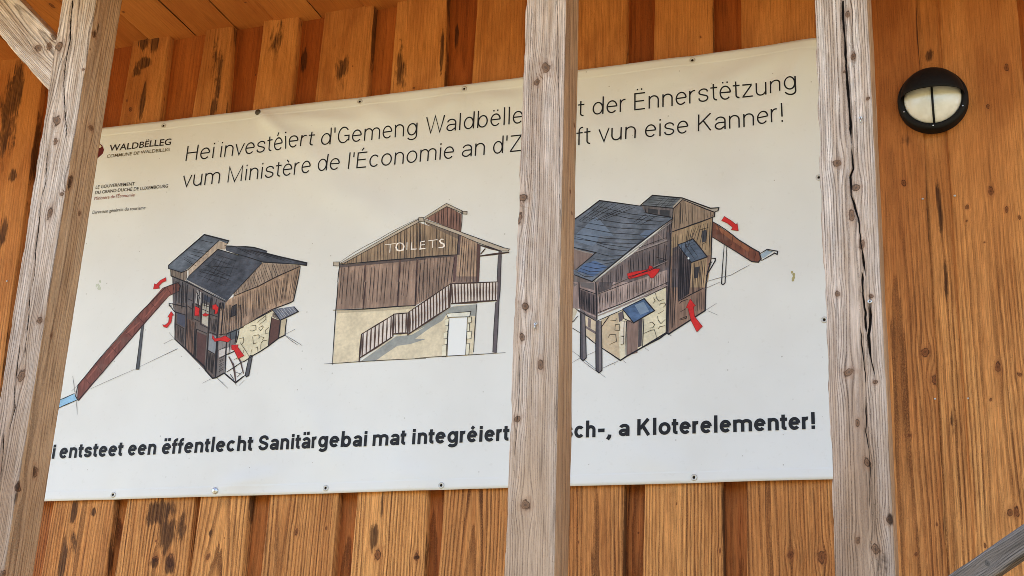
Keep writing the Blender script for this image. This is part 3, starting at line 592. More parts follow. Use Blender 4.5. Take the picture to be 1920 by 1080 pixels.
class Print:
    """collects flat coloured shapes given as (x, z) on the wall plane; layer = order of printing"""
    def __init__(s): s.v = []; s.f = []; s.m = []; s.mats = []; s.k = 0
    def mat(s, m):
        if m not in s.mats: s.mats.append(m)
        return s.mats.index(m)
    def tri(s, pts, tris, layer, m):
        o = len(s.v); s.k += 1; lay = 0.00045 + layer * 0.00022 + (s.k % 9) * 0.000012
        s.v += [(p[0], p[1], lay) for p in pts]; s.f += [tuple(i + o for i in t) for t in tris]; s.m += [s.mat(m)] * len(tris)
    def poly(s, pts, m, layer=0):
        t = geometry.tessellate_polygon([[Vector((p[0], p[1], 0)) for p in pts]]); s.tri(pts, t, layer, m)
    def stroke(s, pts, width, m, layer=3, closed=False, taper=0.0, cap=0.0):
        P = [np.array(p, float) for p in pts]
        Q = [P[0]]
        for p in P[1:]:
            if np.hypot(*(p - Q[-1])) > 1e-6: Q.append(p)
        if closed and np.hypot(*(Q[0] - Q[-1])) < 1e-6: Q.pop()
        P = Q; n = len(P)
        if n < 2: return
        T = []
        for i in range(n):
            a = P[i - 1] if (i > 0 or closed) else None; b = P[(i + 1) % n] if (i < n - 1 or closed) else None
            d1 = (P[i] - a) / np.hypot(*(P[i] - a)) if a is not None else None; d2 = (b - P[i]) / np.hypot(*(b - P[i])) if b is not None else None
            if d1 is None: d1 = d2
            if d2 is None: d2 = d1
            t = d1 + d2; l = np.hypot(*t); t = t / l if l > 1e-6 else d1
            c = max(0.45, float(np.dot(t, d1))); T.append((np.array([-t[1], t[0]]), 1 / c, d1, d2))
        if not closed and cap:
            P[0] = P[0] - T[0][3] * cap; P[-1] = P[-1] + T[-1][2] * cap
        V = []
        for i in range(n):
            f = 1 - taper * abs(2 * i / (n - 1) - 1) ** 3 if not closed else 1
            hw_ = width * 0.5 * f * T[i][1]; V += [P[i] + T[i][0] * hw_, P[i] - T[i][0] * hw_]
        F = []
        for i in range(n if closed else n - 1):
            a = 2 * i; b = 2 * ((i + 1) % n); F += [(a, a + 1, b + 1), (a, b + 1, b)]
        s.tri(V, F, layer, m)
    def build(s, name, parent):
        bm = bmesh.new(); vs = [bm.verts.new((p[0], p[2], p[1])) for p in s.v]      # y holds the layer for now
        for t, m in zip(s.f, s.m):
            try: f = bm.faces.new([vs[i] for i in t]); f.material_index = m
            except ValueError: pass
        for _ in range(6):
            E = [e for e in bm.edges if e.calc_length() > 0.032]
            if not E: break
            bmesh.ops.subdivide_edges(bm, edges=E, cuts=1); bmesh.ops.triangulate(bm, faces=[f for f in bm.faces if len(f.verts) > 3])
        co = np.array([v.co[:] for v in bm.verts]); y = -ban_h(co[:, 0], co[:, 2]) - co[:, 1]
        for v, yy in zip(bm.verts, y): v.co.y = yy
        bm.normal_update()
        for f in bm.faces:
            if f.normal.y > 0: f.normal_flip()
        me = bpy.data.meshes.new(name); bm.to_mesh(me); bm.free()
        for m in s.mats: me.materials.append(m)
        return keep(link(name, me), parent) if parent else link(name, me)
def W2(pts): return [(lambda q: (q[0], q[2]))(at(px, py)) for px, py in pts]
def tr(ox, oy, k): return lambda *c: [(ox + c[i] / k, oy + c[i + 1] / k) for i in range(0, len(c), 2)]
PX = 0.00158                                                     # metres of wall for one pixel, mid banner

# ---------------------------------------------------------------- lettering: single stroke alphabet
XH, CAPH, ASC, DSC = 0.528, 0.711, 0.745, -0.205
def ell(cx, cy, rx, ry, a0, a1, n=None):
    n = n or max(4, int(abs(a1 - a0) / 11)); return [(cx + rx * math.cos(R(a0 + (a1 - a0) * i / n)), cy + ry * math.sin(R(a0 + (a1 - a0) * i / n))) for i in range(n + 1)]
def cat(P, n=6):
    P = [P[0]] + list(P) + [P[-1]]; o = []
    for i in range(1, len(P) - 2):
        for k in range(n):
            t = k / n; o.append(tuple(0.5 * (2 * P[i][j] + (P[i + 1][j] - P[i - 1][j]) * t + (2 * P[i - 1][j] - 5 * P[i][j] + 4 * P[i + 1][j] - P[i + 2][j]) * t * t + (3 * P[i][j] - P[i - 1][j] - 3 * P[i + 1][j] + P[i + 2][j]) * t ** 3) for j in (0, 1)))
    return o + [P[-2]]
def glyph(ch, w):
    """strokes [(points, closed)], outer width, side bearing"""
    bold = w > 0.09; h = w / 2; kx = 1.10 if bold else 1.0; sbear = 0.052 if bold else 0.068
    acc = {'é': 'e', 'è': 'e', 'ë': 'e', 'É': 'E', 'Ë': 'E', 'ä': 'a'}
    if ch in acc:
        st, b, sb_ = glyph(acc[ch], w); top = CAPH if acc[ch] == 'E' else XH; c = b / 2
        if ch in 'éÉ': st = st + [([(c - 0.035, top + 0.06), (c + 0.06, top + 0.18)], False)]
        elif ch == 'è': st = st + [([(c + 0.035, top + 0.06), (c - 0.06, top + 0.18)], False)]
        else:
            dd = 0.085 if not bold else 0.10; y0 = top + 0.10; q = max(w, 0.062)
            st = st + [([(c + sx, y0), (c + sx, y0 + q)], False) for sx in (-dd, dd)]
        return st, b, sb_
    B = dict(a=.43, b=.46, c=.44, d=.46, e=.45, f=.29, g=.46, h=.42, i=w, k=.43, l=w, m=.73, n=.42, o=.48, r=.26, s=.42, t=.28, u=.42, v=.44, z=.41,
             H=.53, G=.55, W=.84, M=.69, E=.44, K=.53, S=.50, Z=.51, R=.50).get(ch)
    if B is not None: b = B * kx if ch not in 'il' else w
    if ch == 'o': return [(ell(b / 2, XH / 2, b / 2 - h, XH / 2 + .01 - h, 0, 348), True)], b, sbear - .015
    if ch in 'bd':
        bw = b; x0 = h if ch == 'b' else b - h
        return [([(x0, 0), (x0, ASC)], False), (ell(b / 2 + (.01 if ch == 'b' else -.01), XH / 2, b / 2 - h - .01, XH / 2 + .01 - h, 0, 348), True)], b, sbear
    if ch == 'g':
        return [([(b - h, XH)] + ell(b / 2, DSC + .19, b / 2 - h, .19 - h, 0, -155), False), (ell(b / 2 - .01, XH / 2 + .005, b / 2 - h - .01, XH / 2 + .005 - h, 0, 348), True)], b, sbear
    if ch == 'c': return [(ell(b / 2 + .01, XH / 2, b / 2 - h + .005, XH / 2 + .01 - h, 42, 318), False)], b, sbear - .02
    if ch == 'e': return [([(h, XH * .53), (b - h, XH * .53)], False), (ell(b / 2, XH / 2, b / 2 - h, XH / 2 + .01 - h, 4, 318), False)], b, sbear - .02
    if ch == 'a':
        yb = .31 if not bold else .325
        return [([(b - h, 0), (b - h, XH - .18)] + ell(b / 2 + .005, XH - .18, b / 2 - h - .005, .185 - h, 8, 165), False), ([(b - h, yb - h), (.22, yb - h)] + ell(.20, (yb) / 2 - .002, .20 - h, yb / 2 - h + .004, 92, 285) + [(b - h, .13)], False)], b, sbear - .01
    if ch in 'nh': return [([(h, 0), (h, XH if ch == 'n' else ASC)], False), (ell(b / 2, XH - .2, b / 2 - h, .21 - h, 168, 0) + [(b - h, 0)], False)], b, sbear
    if ch == 'u': return [([(b - h, 0), (b - h, XH)], False), ([(h, XH)] + ell(b / 2, .2, b / 2 - h, .21 - h, 180, 348), False)], b, sbear
    if ch == 'm':
        c = b / 2; q = c / 2 + h / 2
        return [([(h, 0), (h, XH)], False), (ell(q, XH - .18, q - h, .19 - h, 168, 0) + [(c, 0)], False), (ell(b - q, XH - .18, q - h, .19 - h, 168, 0) + [(b - h, 0)], False)], b, sbear
    if ch == 'r': return [([(h, 0), (h, XH)], False), (ell(b * .78, XH - .22, b * .78 - h, .228 - h, 170, 78), False)], b, sbear - .02
    if ch == 'i': return [([(h, 0), (h, XH)], False), ([(h, CAPH - max(w, .07)), (h, CAPH)], False)], w, sbear + .01
    if ch == 'l': return [([(h, 0), (h, ASC)], False)], w, sbear + .01
    if ch == 't': return [([(b * .42, XH + .13), (b * .42, .14)] + ell(b * .42 + .115, .14, .115, .145 - h, 180, 278), False), ([(0, XH - h), (b * .95, XH - h)], False)], b, sbear - .045
    if ch == 'f': return [([(b * .4, 0), (b * .4, ASC - .16)] + ell(b * .4 + .13, ASC - .16, .13, .165 - h, 180, 78), False), ([(0, XH - h), (b * .92, XH - h)], False)], b, sbear - .045
    if ch == 's' or ch == 'S':
        T = XH if ch == 's' else CAPH; f = lambda x, y: (h + x * (b - w), h + y * (T - w))
        return [(cat([f(*p) for p in [(.96, .74), (.86, .92), (.5, 1.015), (.15, .92), (.04, .75), (.16, .60), (.5, .505), (.86, .40), (.97, .25), (.84, .07), (.48, -.015), (.12, .08), (.01, .27)]]), False)], b, sbear - .015
    if ch == 'v': return [([(h * .7, XH), (b / 2, h * .6), (b - h * .7, XH)], False)], b, sbear - .055
    if ch == 'z' or ch == 'Z':
        T = XH if ch == 'z' else CAPH
        return [([(.02, T - h), (b - .03, T - h)], False), ([(b - .05, T - w), (.045, w)], False), ([(.01, h), (b, h)], False)], b, sbear - .02
    if ch == 'k' or ch == 'K':
        T = XH if ch == 'k' else CAPH; top = ASC if ch == 'k' else CAPH
        return [([(h, 0), (h, top)], False), ([(b - h * 1.3, T), (w * .8, T * .40)], False), ([(b * .40, T * .60), (b - h, 0)], False)], b, sbear
    if ch == 'H': return [([(h, 0), (h, CAPH)], False), ([(b - h, 0), (b - h, CAPH)], False), ([(h, CAPH * .52), (b - h, CAPH * .52)], False)], b, sbear + .015
    if ch == 'E': return [([(h, 0), (h, CAPH)], False), ([(h, CAPH - h), (b, CAPH - h)], False), ([(h, CAPH * .52), (b * .9, CAPH * .52)], False), ([(h, h), (b, h)], False)], b, sbear + .01
    if ch == 'G': return [(ell(b / 2, CAPH / 2, b / 2 - h, CAPH / 2 + .01 - h, 38, 318) + [(b - h, .12), (b - h, CAPH * .46), (b * .55, CAPH * .46)], False)], b, sbear
    if ch == 'W': return [([(h * .6, CAPH), (b * .26, h * .5), (b / 2, CAPH - h * .3), (b * .74, h * .5), (b - h * .6, CAPH)], False)], b, sbear - .05
    if ch == 'M': return [([(h, 0), (h, CAPH - h * .3), (b / 2, h * .4), (b - h, CAPH - h * .3), (b - h, 0)], False)], b, sbear + .015
    if ch == 'R': return [([(h, 0), (h, CAPH)], False), ([(h, CAPH - h), (b * .55, CAPH - h)] + ell(b * .55, CAPH * .735, b * .41 - h, CAPH * .265 - h, 90, -90) + [(h, CAPH * .47)], False), ([(b * .55, CAPH * .46), (b - h, 0)], False)], b, sbear
    if ch == '!': return [([(h, .2), (h, CAPH)], False), ([(h, 0), (h, max(w, .07))], False)], w, sbear + .02
    if ch == "'": return [([(h, CAPH - .2), (h, CAPH + .02)], False)], w, sbear - .01
    if ch == ',': return [([(w * .9, .09), (w * .85, 0), (w * .35, -.12)], False)], w * 1.3, sbear - .02
    if ch == '-': return [([(0, .285), (.25, .285)], False)], .25, sbear - .02
    return [], .18, 0.0
def layout(txt, w):
    x = 0; out = []; ext = []
    for i, ch in enumerate(txt):
        st, b, sb_ = glyph(ch, w)
        x += sb_; out.append((st, x)); ext.append((x, x + b)); x += b + sb_
    return out, ext
def word(pr, txt, xa, xb, base, cap, w, m, fit=None):
    """set txt so that its first fit letters run from xa to xb on the wall plane"""
    out, ext = layout(txt, w); k = fit or len(txt); e0 = ext[0][0]; sx = (xb - xa) / (ext[k - 1][1] - e0); sz = cap / CAPH
    for st, ox in out:
        for pts, cl in st: pr.stroke([(xa + (ox + p[0] - e0) * sx, base + p[1] * sz) for p in pts], w * (sx + sz) / 2, m, 4, cl)
def lines(name, words, zpx, cappx, w, m):
    par = keep(empty(name, tuple(at(*zpx))), banner); z0 = at(*zpx)[2]
    cz = abs(at(cappx[0], cappx[1])[2] - at(cappx[0], cappx[2])[2])
    for t in words:
        txt, pa, pb = t[:3]; fit = t[3] if len(t) > 3 else None
        ya = lambda p: zpx[1] + (1136 - zpx[1]) / (zpx[0] + 6980) * -(p - zpx[0])
        pr = Print(); word(pr, txt, at(pa, ya(pa))[0], at(pb, ya(pb))[0], z0, cz, w, m, fit)
        o = pr.build('printed_word', None); o.parent = par; o.matrix_parent_inverse = Matrix.Translation(at(*zpx)).inverted()
INK_TXT = ink((22, 22, 26), 'flat', 1.0)
z1 = (350, 304.2); 
lines('heading_line', [("Hei", 350, 402), ("investéiert", 414.5, 592), ("d'Gemeng", 604, 783.7), ("Waldbëlleg", 800, 957, 8), ("mat", 1022, 1097), ("der", 1112, 1174.6), ("Ënnerstëtzung", 1190, 1495)], z1, (1311, 250, 217.5), 0.055, INK_TXT)
lines('heading_line', [("vum", 343.5, 413.5), ("Ministère", 428.6, 586), ("de", 599.8, 639.4), ("l'Économie", 654.8, 852.5), ("an", 867.3, 910.3), ("d'", 925.7, 952, 2), ("Zukunft", 957, 1109), ("vun", 1123.8, 1193.6), ("eise", 1210.5, 1291.8), ("Kanner!", 1310, 1469.6)], (350, 352.5), (1311, 250, 217.5), 0.055, INK_TXT)
INK_BOLD = ink((30, 30, 34), 'flat', 1.0)
lines('caption_line', [("Hei", 57, 103), ("entsteet", 111.6, 231.9), ("een", 241.2, 294), ("ëffentlecht", 305, 476), ("Sanitärgebai", 485.7, 688.9), ("mat", 700, 763), ("integréierte", 774.3, 957, 11), ("Rut", 992, 1042), ("sch", 1058, 1118), ("-,", 1123, 1147.5), ("a", 1161.6, 1181.9), ("Kloterelementer!", 1196.3, 1528.9)], (95, 861), (1200, 817, 786.5), 0.147, INK_BOLD)

# small lettering set in the built-in font
def small(pr, txt, pa, pb, cap_px, m, off=0.0, layer=4):
    cu = bpy.data.curves.new('t', 'FONT'); cu.body = txt; cu.offset = off; cu.resolution_u = 3; ob = bpy.data.objects.new('t', cu); COL.objects.link(ob)
    dg = bpy.context.evaluated_depsgraph_get(); me = bpy.data.meshes.new_from_object(ob.evaluated_get(dg)); bpy.data.objects.remove(ob); bpy.data.curves.remove(cu)
    V = np.array([v.co[:2] for v in me.vertices]); me.calc_loop_triangles(); T = [tuple(t.vertices) for t in me.loop_triangles]; bpy.data.meshes.remove(me)
    A = at(*pa); B = at(*pb); x0, x1 = V[:, 0].min(), V[:, 0].max(); c = abs(at(pa[0], pa[1] - cap_px)[2] - A[2])
    pr.tri([(A[0] + (v[0] - x0) / (x1 - x0) * (B[0] - A[0]), A[2] + (B[2] - A[2]) * (v[0] - x0) / (x1 - x0) + v[1] / 0.69 * c) for v in V], T, layer, m)
I_DK, I_OL, I_RD = ink((40, 32, 28), 'flat'), ink((92, 80, 50), 'flat'), ink((128, 62, 52), 'flat')
pr = Print(); lg = tr(160, 230, 5.4)
small(pr, 'WALDBËLLEG', (207, 285.6), (322.5, 273.2), 11.6, I_DK, 0.012); small(pr, 'COMMUNE DE WALDBILLIG', (203, 298.2), (320, 285), 6.0, I_OL, 0.006)
pr.poly(W2(lg(60, 230, 100, 205, 150, 212, 185, 240, 203, 285, 190, 325, 150, 362, 110, 390, 70, 385, 50, 330, 45, 280)), ink((98, 30, 28)), 1)
pr.poly(W2(lg(95, 300, 130, 270, 170, 262, 178, 250, 160, 228, 120, 222, 90, 235, 75, 270)), ink((214, 200, 168)), 2)
pr.build('logo_emblem', banner)
for args in (('LE GOUVERNEMENT', (182, 356), (255, 349.6), 6.0, I_DK, 0.004), ('DU GRAND-DUCHÉ DE LUXEMBOURG', (181, 366.2), (317, 353.4), 6.0, I_DK, 0.004),
        ("Ministère de l'Économie", (179.6, 377), (255, 370.2), 6.0, I_RD, 0.0), ('Direction générale du tourisme', (176, 403), (275, 394), 6.0, I_DK, 0.0)):
    pr = Print(); small(pr, *args); pr.build('credit_line', banner)

# ---------------------------------------------------------------- drawings
INK_L = ink((36, 33, 38), 'flat', 1.0); INK_S = ink((96, 96, 104), 'flat', 1.0)
rd = random.Random(5)
class Draw(Print):
    def ln(s, pts, wpx=2.0, m=None, layer=6, jit=0.5, closed=False):
        q = []
        for i, (a, b) in enumerate(pts):
            q.append((a + rd.uniform(-jit, jit) * .5, b + rd.uniform(-jit, jit) * .5))
            if i < len(pts) - 1:
                c = pts[i + 1]
                if math.hypot(c[0] - a, c[1] - b) > 24: q.append(((a + c[0]) / 2 + rd.uniform(-jit, jit), (b + c[1]) / 2 + rd.uniform(-jit, jit)))
        s.stroke(W2(q), wpx * 1.02 * PX, m or INK_L, layer, closed, taper=0.0 if closed else 0.45)
    def fill(s, pts, rgb, style='wash', layer=0): s.poly(W2(pts), ink(rgb, style), layer)
    def hatch(s, a, b, n, wpx=1.2, m=None, layer=5, jit=0.6, lo=0.0, hi=1.0, skip=0.0):
        """n lines between polyline a and polyline b"""
        def on(p, t):
            L = [math.hypot(p[i + 1][0] - p[i][0], p[i + 1][1] - p[i][1]) for i in range(len(p) - 1)]; k = t * sum(L); i = 0
            while i < len(L) - 1 and k > L[i]: k -= L[i]; i += 1
            f = k / L[i]; return (p[i][0] + (p[i + 1][0] - p[i][0]) * f, p[i][1] + (p[i + 1][1] - p[i][1]) * f)
        for k in range(n):
            t = (k + 0.5 + rd.uniform(-.28, .28)) / n
            if rd.random() < skip: continue
            A, B = on(a, t), on(b, t); u = lo + rd.random() * 0.12 * (lo != 0 or skip > 0); v = hi - rd.random() * 0.25 * (skip > 0)
            s.ln([(A[0] + (B[0] - A[0]) * u, A[1] + (B[1] - A[1]) * u), (A[0] + (B[0] - A[0]) * v, A[1] + (B[1] - A[1]) * v)], wpx * rd.uniform(.7, 1.25), m, layer, jit)
BRN, BRN2, BRN3, RED, STONE, SLATE, SLATE2 = (128, 102, 88), (104, 84, 78), (150, 124, 104), (196, 40, 38), (214, 205, 180), (70, 74, 86), (92, 100, 114)
A, B, C, D, S = tr(310, 430, 7.2), tr(440, 450, 7.2), tr(310, 570, 7.2), tr(400, 580, 7.2), tr(100, 510, 4.0)
# --- drawing one: slide tower
d = Draw()
d.fill(A(300, 690, 335, 640, 730, 280, 1008, 360) + B(0, 180, 395, 310, 0, 730) + A(840, 990), SLATE, 'slate', 1)                                  # big roof, near slope
d.fill(A(820, 235, 1008, 245) + B(0, 95, 280, 115, 460, 165, 450, 185, 990, 325, 980, 360, 900, 345, 410, 325, 380, 300, 0, 185) + A(1008, 355, 840, 300), SLATE, 'slate', 1)
d.fill(A(60, 500, 545, 85, 875, 175, 860, 210, 755, 165, 320, 545, 240, 590, 60, 545), SLATE2, 'slate', 2)                               # small roof
d.fill(A(330, 555, 740, 175, 860, 190, 820, 285, 730, 280, 330, 650), (176, 160, 146), 'wood', 1)
d.fill(A(95, 545, 240, 595, 310, 570, 310, 660, 280, 715, 95, 650), (138, 124, 114), 'wood', 1)
d.fill(A(110, 640, 280, 710, 300, 700, 830, 985, 820, 1080, 120, 1080), (96, 92, 96), 'wood', 0)
d.fill(C(110, 0, 800, 0, 790, 420, 700, 1010, 660, 1015, 140, 480, 150, 120), (100, 90, 88), 'wood', 0)                                 # front face
d.fill(B(0, 730, 395, 320, 900, 350, 905, 370, 0, 775), (150, 132, 118), 'wood', 1)                                                         # gable strip
d.fill(B(0, 775, 905, 368, 810, 835, 520, 950, 300, 1080, 0, 1080) + C(930, 240, 760, 440, 790, 0) , (164, 138, 118), 'wood', 0)
d.fill(D(90, 380, 110, 0, 870, 0, 830, 20, 380, 260), (156, 132, 116), 'wood', 1)
d.fill(D(380, 265, 820, 30, 1010, 140, 985, 360, 900, 400, 755, 510, 560, 640, 440, 715, 330, 690, 330, 420), STONE, 'wash', 1)
d.fill(D(800, 120, 925, 165, 900, 400, 760, 500), (92, 66, 62), 'wash', 2)
d.fill(D(825, 10, 1110, -30, 1165, 45, 920, 160), (104, 108, 122), 'slate', 3); d.fill(D(805, 110, 825, 25, 915, 160), (150, 138, 126), 'wood', 3)
d.fill(D(925, 160, 1005, 135, 985, 360, 905, 395), (186, 174, 150), 'wash', 2)
d.fill(D(90, 390, 330, 270, 340, 430, 280, 500, 250, 560, 180, 640, 170, 860, 40, 940), (122, 116, 116), 'wood', 2)
d.fill(D(200, 330, 330, 280, 330, 400, 250, 430), (78, 84, 92), 'wash', 3); d.fill(D(100, 560, 250, 520, 250, 590, 100, 660), (196, 190, 188), 'wash', 3)
d.fill(C(450, 385, 575, 440, 545, 850, 440, 750), (86, 62, 60), 'wash', 2); d.fill(C(310, 200, 420, 260, 400, 720, 300, 600), (118, 94, 84), 'wood', 1)
d.fill(C(180, 130, 290, 170, 280, 330, 180, 270), (74, 76, 92), 'wash', 2); d.fill(C(610, 410, 720, 450, 690, 680, 600, 630), (132, 136, 144), 'wash', 2)
d.fill(A(540, 890, 640, 940, 630, 1010, 530, 960), (64, 68, 84), 'wash', 2); d.fill(A(440, 830, 500, 860, 490, 1040, 420, 1000), (168, 164, 164), 'wash', 2); d.fill(C(520, 0, 610, 30, 600, 320, 510, 270), (176, 170, 160), 'wash', 2)
d.fill(C(410, 40, 500, 60, 480, 190, 410, 170), (110, 70, 68), 'wash', 2)
# slide
d.fill(S(830, 125, 950, 82, 962, 110, 955, 150, 880, 185, 700, 390, 200, 970, 178, 930, 195, 850, 330, 690), (112, 66, 58), 'wood', 2)
d.fill(S(20, 975, 165, 915, 185, 965, 15, 1035), (140, 182, 214), 'wash', 2); d.fill(S(165, 915, 195, 850, 185, 965), (176, 168, 168), 'wash', 3)
for a in (S(735, 235, 775, 268), S(640, 340, 695, 390), S(548, 448, 600, 492), S(440, 560, 492, 620), S(328, 692, 378, 750), S(240, 795, 285, 845), S(860, 120, 895, 170), S(905, 100, 915, 155)): d.ln(a, 1.8, ink((72, 34, 32), 'flat'), 4)
for a in (S(860, 150, 700, 345), S(660, 380, 560, 470), S(520, 520, 400, 660), S(350, 700, 260, 810)): d.ln(a, 4.5, ink((140, 84, 74), 'flat'), 3)
d.fill(S(672, 408, 692, 398, 655, 735, 630, 735), (84, 86, 92), 'wash', 1)
d.ln(S(672, 408, 630, 735, 655, 735, 692, 400), 1.5); d.ln(S(850, 125, 745, 230, 640, 335, 440, 560, 330, 690, 195, 850, 175, 935, 195, 968, 380, 760, 600, 500, 690, 395, 875, 188), 2.2); d.ln(S(830, 130, 945, 85, 962, 110, 955, 150, 880, 185), 2.0)
d.ln(S(20, 975, 165, 915), 2.2); d.ln(S(15, 1035, 185, 965), 2.2); d.ln(S(155, 782, 168, 905), 1.1); d.ln(S(180, 970, 188, 1072), 1.1); d.ln(S(145, 895, 195, 850), 1.1)
for a in (S(290, 880, 620, 735), S(660, 715, 945, 580)): d.ln(a, .9, INK_S)
# outlines and boards
d.ln(A(60, 500, 545, 85, 875, 170, 855, 210), 3.4); d.ln(A(60, 500, 60, 540, 240, 595, 320, 560, 750, 160), 2.2); d.ln(A(90, 545, 95, 640, 285, 715, 830, 990), 2.6); d.ln(A(300, 690, 830, 970), 2.0, ink((150, 148, 150), 'flat')); d.ln(A(330, 650, 730, 285, 1008, 365), 2.0)
d.ln(A(820, 235, 1008, 248) + B(60, 100, 280, 118, 460, 165), 3.0); d.ln(B(330, 170, 990, 325, 985, 355, 900, 345), 3.4); d.ln(B(0, 190, 395, 310, 900, 345), 2.0); d.ln(B(0, 735, 395, 320), 2.4); d.ln(B(0, 770, 350, 630, 580, 510, 905, 368), 2.4); d.ln(B(905, 370, 860, 620, 810, 835, 770, 860, 520, 950, 300, 1075), 2.8)
d.hatch(A(430, 260, 260, 430), A(640, 290, 420, 520), 5, 1.2); d.hatch(A(500, 130, 230, 420), A(700, 170, 330, 500), 3, 1.3); d.hatch(A(560, 490, 420, 650), A(1000, 520, 780, 830), 4, 1.3); d.hatch(A(700, 330, 480, 560), A(1008, 420, 900, 760), 5, 1.2, skip=.2); d.hatch(A(720, 330, 1000, 400), A(380, 690, 800, 900), 9, .9, skip=.4); d.hatch(B(0, 110, 300, 160), B(150, 200, 900, 330), 5, 1.2)
d.hatch(A(110, 560, 240, 605), A(105, 640, 240, 690), 7, 1.3); d.hatch(A(250, 590, 310, 575), A(255, 700, 310, 680), 3, 1.3); d.hatch(A(120, 660, 290, 730), A(125, 1060, 300, 1080), 9, 1.4, skip=.15); d.hatch(A(330, 740, 820, 1000), C(320, 130, 780, 150), 14, 2.4, skip=.2)
d.hatch(B(0, 740, 400, 330, 900, 360), B(0, 770, 380, 620, 900, 372), 26, 1.1); d.hatch(B(0, 790, 350, 640, 890, 385), B(0, 1080, 320, 1060, 810, 830), 36, 1.2, skip=.08); d.hatch(C(800, 20, 1040, 20), C(770, 430, 1060, 320), 13, 1.3)
for t in (A(250, 720, 240, 1080), A(315, 760, 300, 1080), A(400, 810, 395, 1080), A(520, 870, 510, 1080), A(640, 940, 620, 1080), A(760, 1000, 760, 1080)): d.ln(t, 3.2)
for t in (C(310, 20, 290, 600), C(420, 260, 405, 730), C(385, 0, 380, 230), C(500, 0, 495, 290), C(615, 20, 600, 400), C(750, 0, 720, 440, 690, 1000), C(600, 400, 570, 900), C(440, 350, 420, 740), C(730, 500, 700, 1000), C(800, 0, 770, 440)): d.ln(t, 3.4)
d.hatch(C(180, 300, 280, 360), C(180, 470, 270, 590), 7, 1.4); d.hatch(C(600, 660, 690, 700), C(590, 890, 660, 960), 7, 1.4); d.hatch(C(620, 200, 720, 220), C(610, 370, 700, 400), 6, 1.4); d.hatch(C(310, 210, 410, 260), C(300, 600, 390, 700), 5, 1.2)
for t in (C(160, 280, 280, 350), C(600, 640, 690, 690), C(620, 150, 740, 190), C(400, 210, 480, 250), C(500, 290, 600, 340), C(520, 80, 610, 120), C(440, 350, 580, 410), C(610, 390, 710, 430), C(320, 40, 390, 90), A(320, 950, 380, 975), A(425, 1020, 490, 1050), A(430, 840, 490, 950), A(525, 1030, 620, 1060)): d.ln(t, 2.4)
d.ln(C(140, 480, 290, 610, 420, 740, 545, 850, 560, 905, 660, 1015, 710, 1005, 815, 945, 965, 1070, 1075, 985), 3.4); d.ln(C(150, 120, 150, 480), 3.0); d.ln(C(70, 25, 150, 120, 300, 160), 2.6); d.ln(A(70, 1010, 300, 1060), 2.6); d.ln(A(70, 1005, 75, 1045, 110, 1050), 3.0)
d.ln(C(740, 430, 850, 415, 1080, 320), 2.4); d.ln(C(850, 415, 830, 940), 3.6); d.ln(C(900, 400, 880, 700), 2.0); d.ln(C(990, 360, 960, 560), 4.0); d.ln(C(750, 745, 950, 650), 2.4); d.ln(C(740, 640, 840, 590), 2.0); d.hatch(C(750, 760, 740, 940), C(815, 730, 800, 900), 6, 1.8)
d.ln(D(430, 245, 1110, -30)[:1] + D(380, 262, 820, 25), 2.4); d.ln(D(820, 20, 920, 160, 1165, 45, 1110, -20), 2.8); d.hatch(D(840, 20, 1090, -20), D(930, 140, 1140, 40), 7, 1.3, ink((190, 192, 200), 'flat')); d.hatch(D(815, 60, 850, 70), D(815, 110, 900, 150), 4, 1.2)
d.ln(D(805, 110, 760, 505), 2.4); d.ln(D(925, 165, 900, 400), 4.0); d.ln(D(1008, 140, 985, 360, 900, 400, 755, 515, 550, 640, 440, 715, 400, 725), 3.0); d.ln(D(370, 265, 330, 470), 3.0)
for a in (D(610, 190, 725, 95, 725, 150, 640, 215), D(515, 240, 590, 225, 595, 285, 545, 305, 510, 300), D(630, 265, 680, 235, 695, 250, 655, 300, 630, 265), D(720, 340, 725, 290, 770, 250), D(715, 345, 770, 330), D(550, 380, 560, 480, 610, 460), D(560, 370, 630, 355, 650, 380, 630, 410), D(660, 380, 700, 390, 680, 430), D(655, 555, 665, 470, 690, 435, 740, 430), D(590, 530, 615, 520, 620, 580), D(370, 410, 425, 395, 425, 460, 395, 495), D(540, 550, 525, 610), D(380, 460, 500, 640), D(430, 560, 430, 600)): d.ln(a, 1.4, ink((84, 76, 62), 'flat'))
# water wheel frame
d.ln(D(230, 650, 290, 760, 310, 860, 325, 990), 4.5, ink((82, 66, 66), 'flat')); d.ln(D(320, 600, 390, 720, 430, 880), 4.0, ink((82, 66, 66), 'flat')); d.ln(D(200, 860, 410, 720), 2.6); d.ln(D(170, 870, 320, 1005, 450, 900), 3.2); d.ln(D(220, 620, 310, 580), 3.0); d.ln(D(300, 690, 370, 660), 1.6); d.ln(D(330, 860, 400, 890), 1.6); d.ln(D(340, 930, 430, 840), 2.2); d.ln(D(250, 890, 300, 960), 2.6)
d.fill(D(505, 640, 545, 630, 495, 920, 450, 900), (84, 84, 90), 'wash', 5); d.ln(D(505, 640, 450, 900, 470, 925, 500, 900, 548, 640, 510, 630), 2.2); d.ln(D(270, 430, 500, 650), .01)
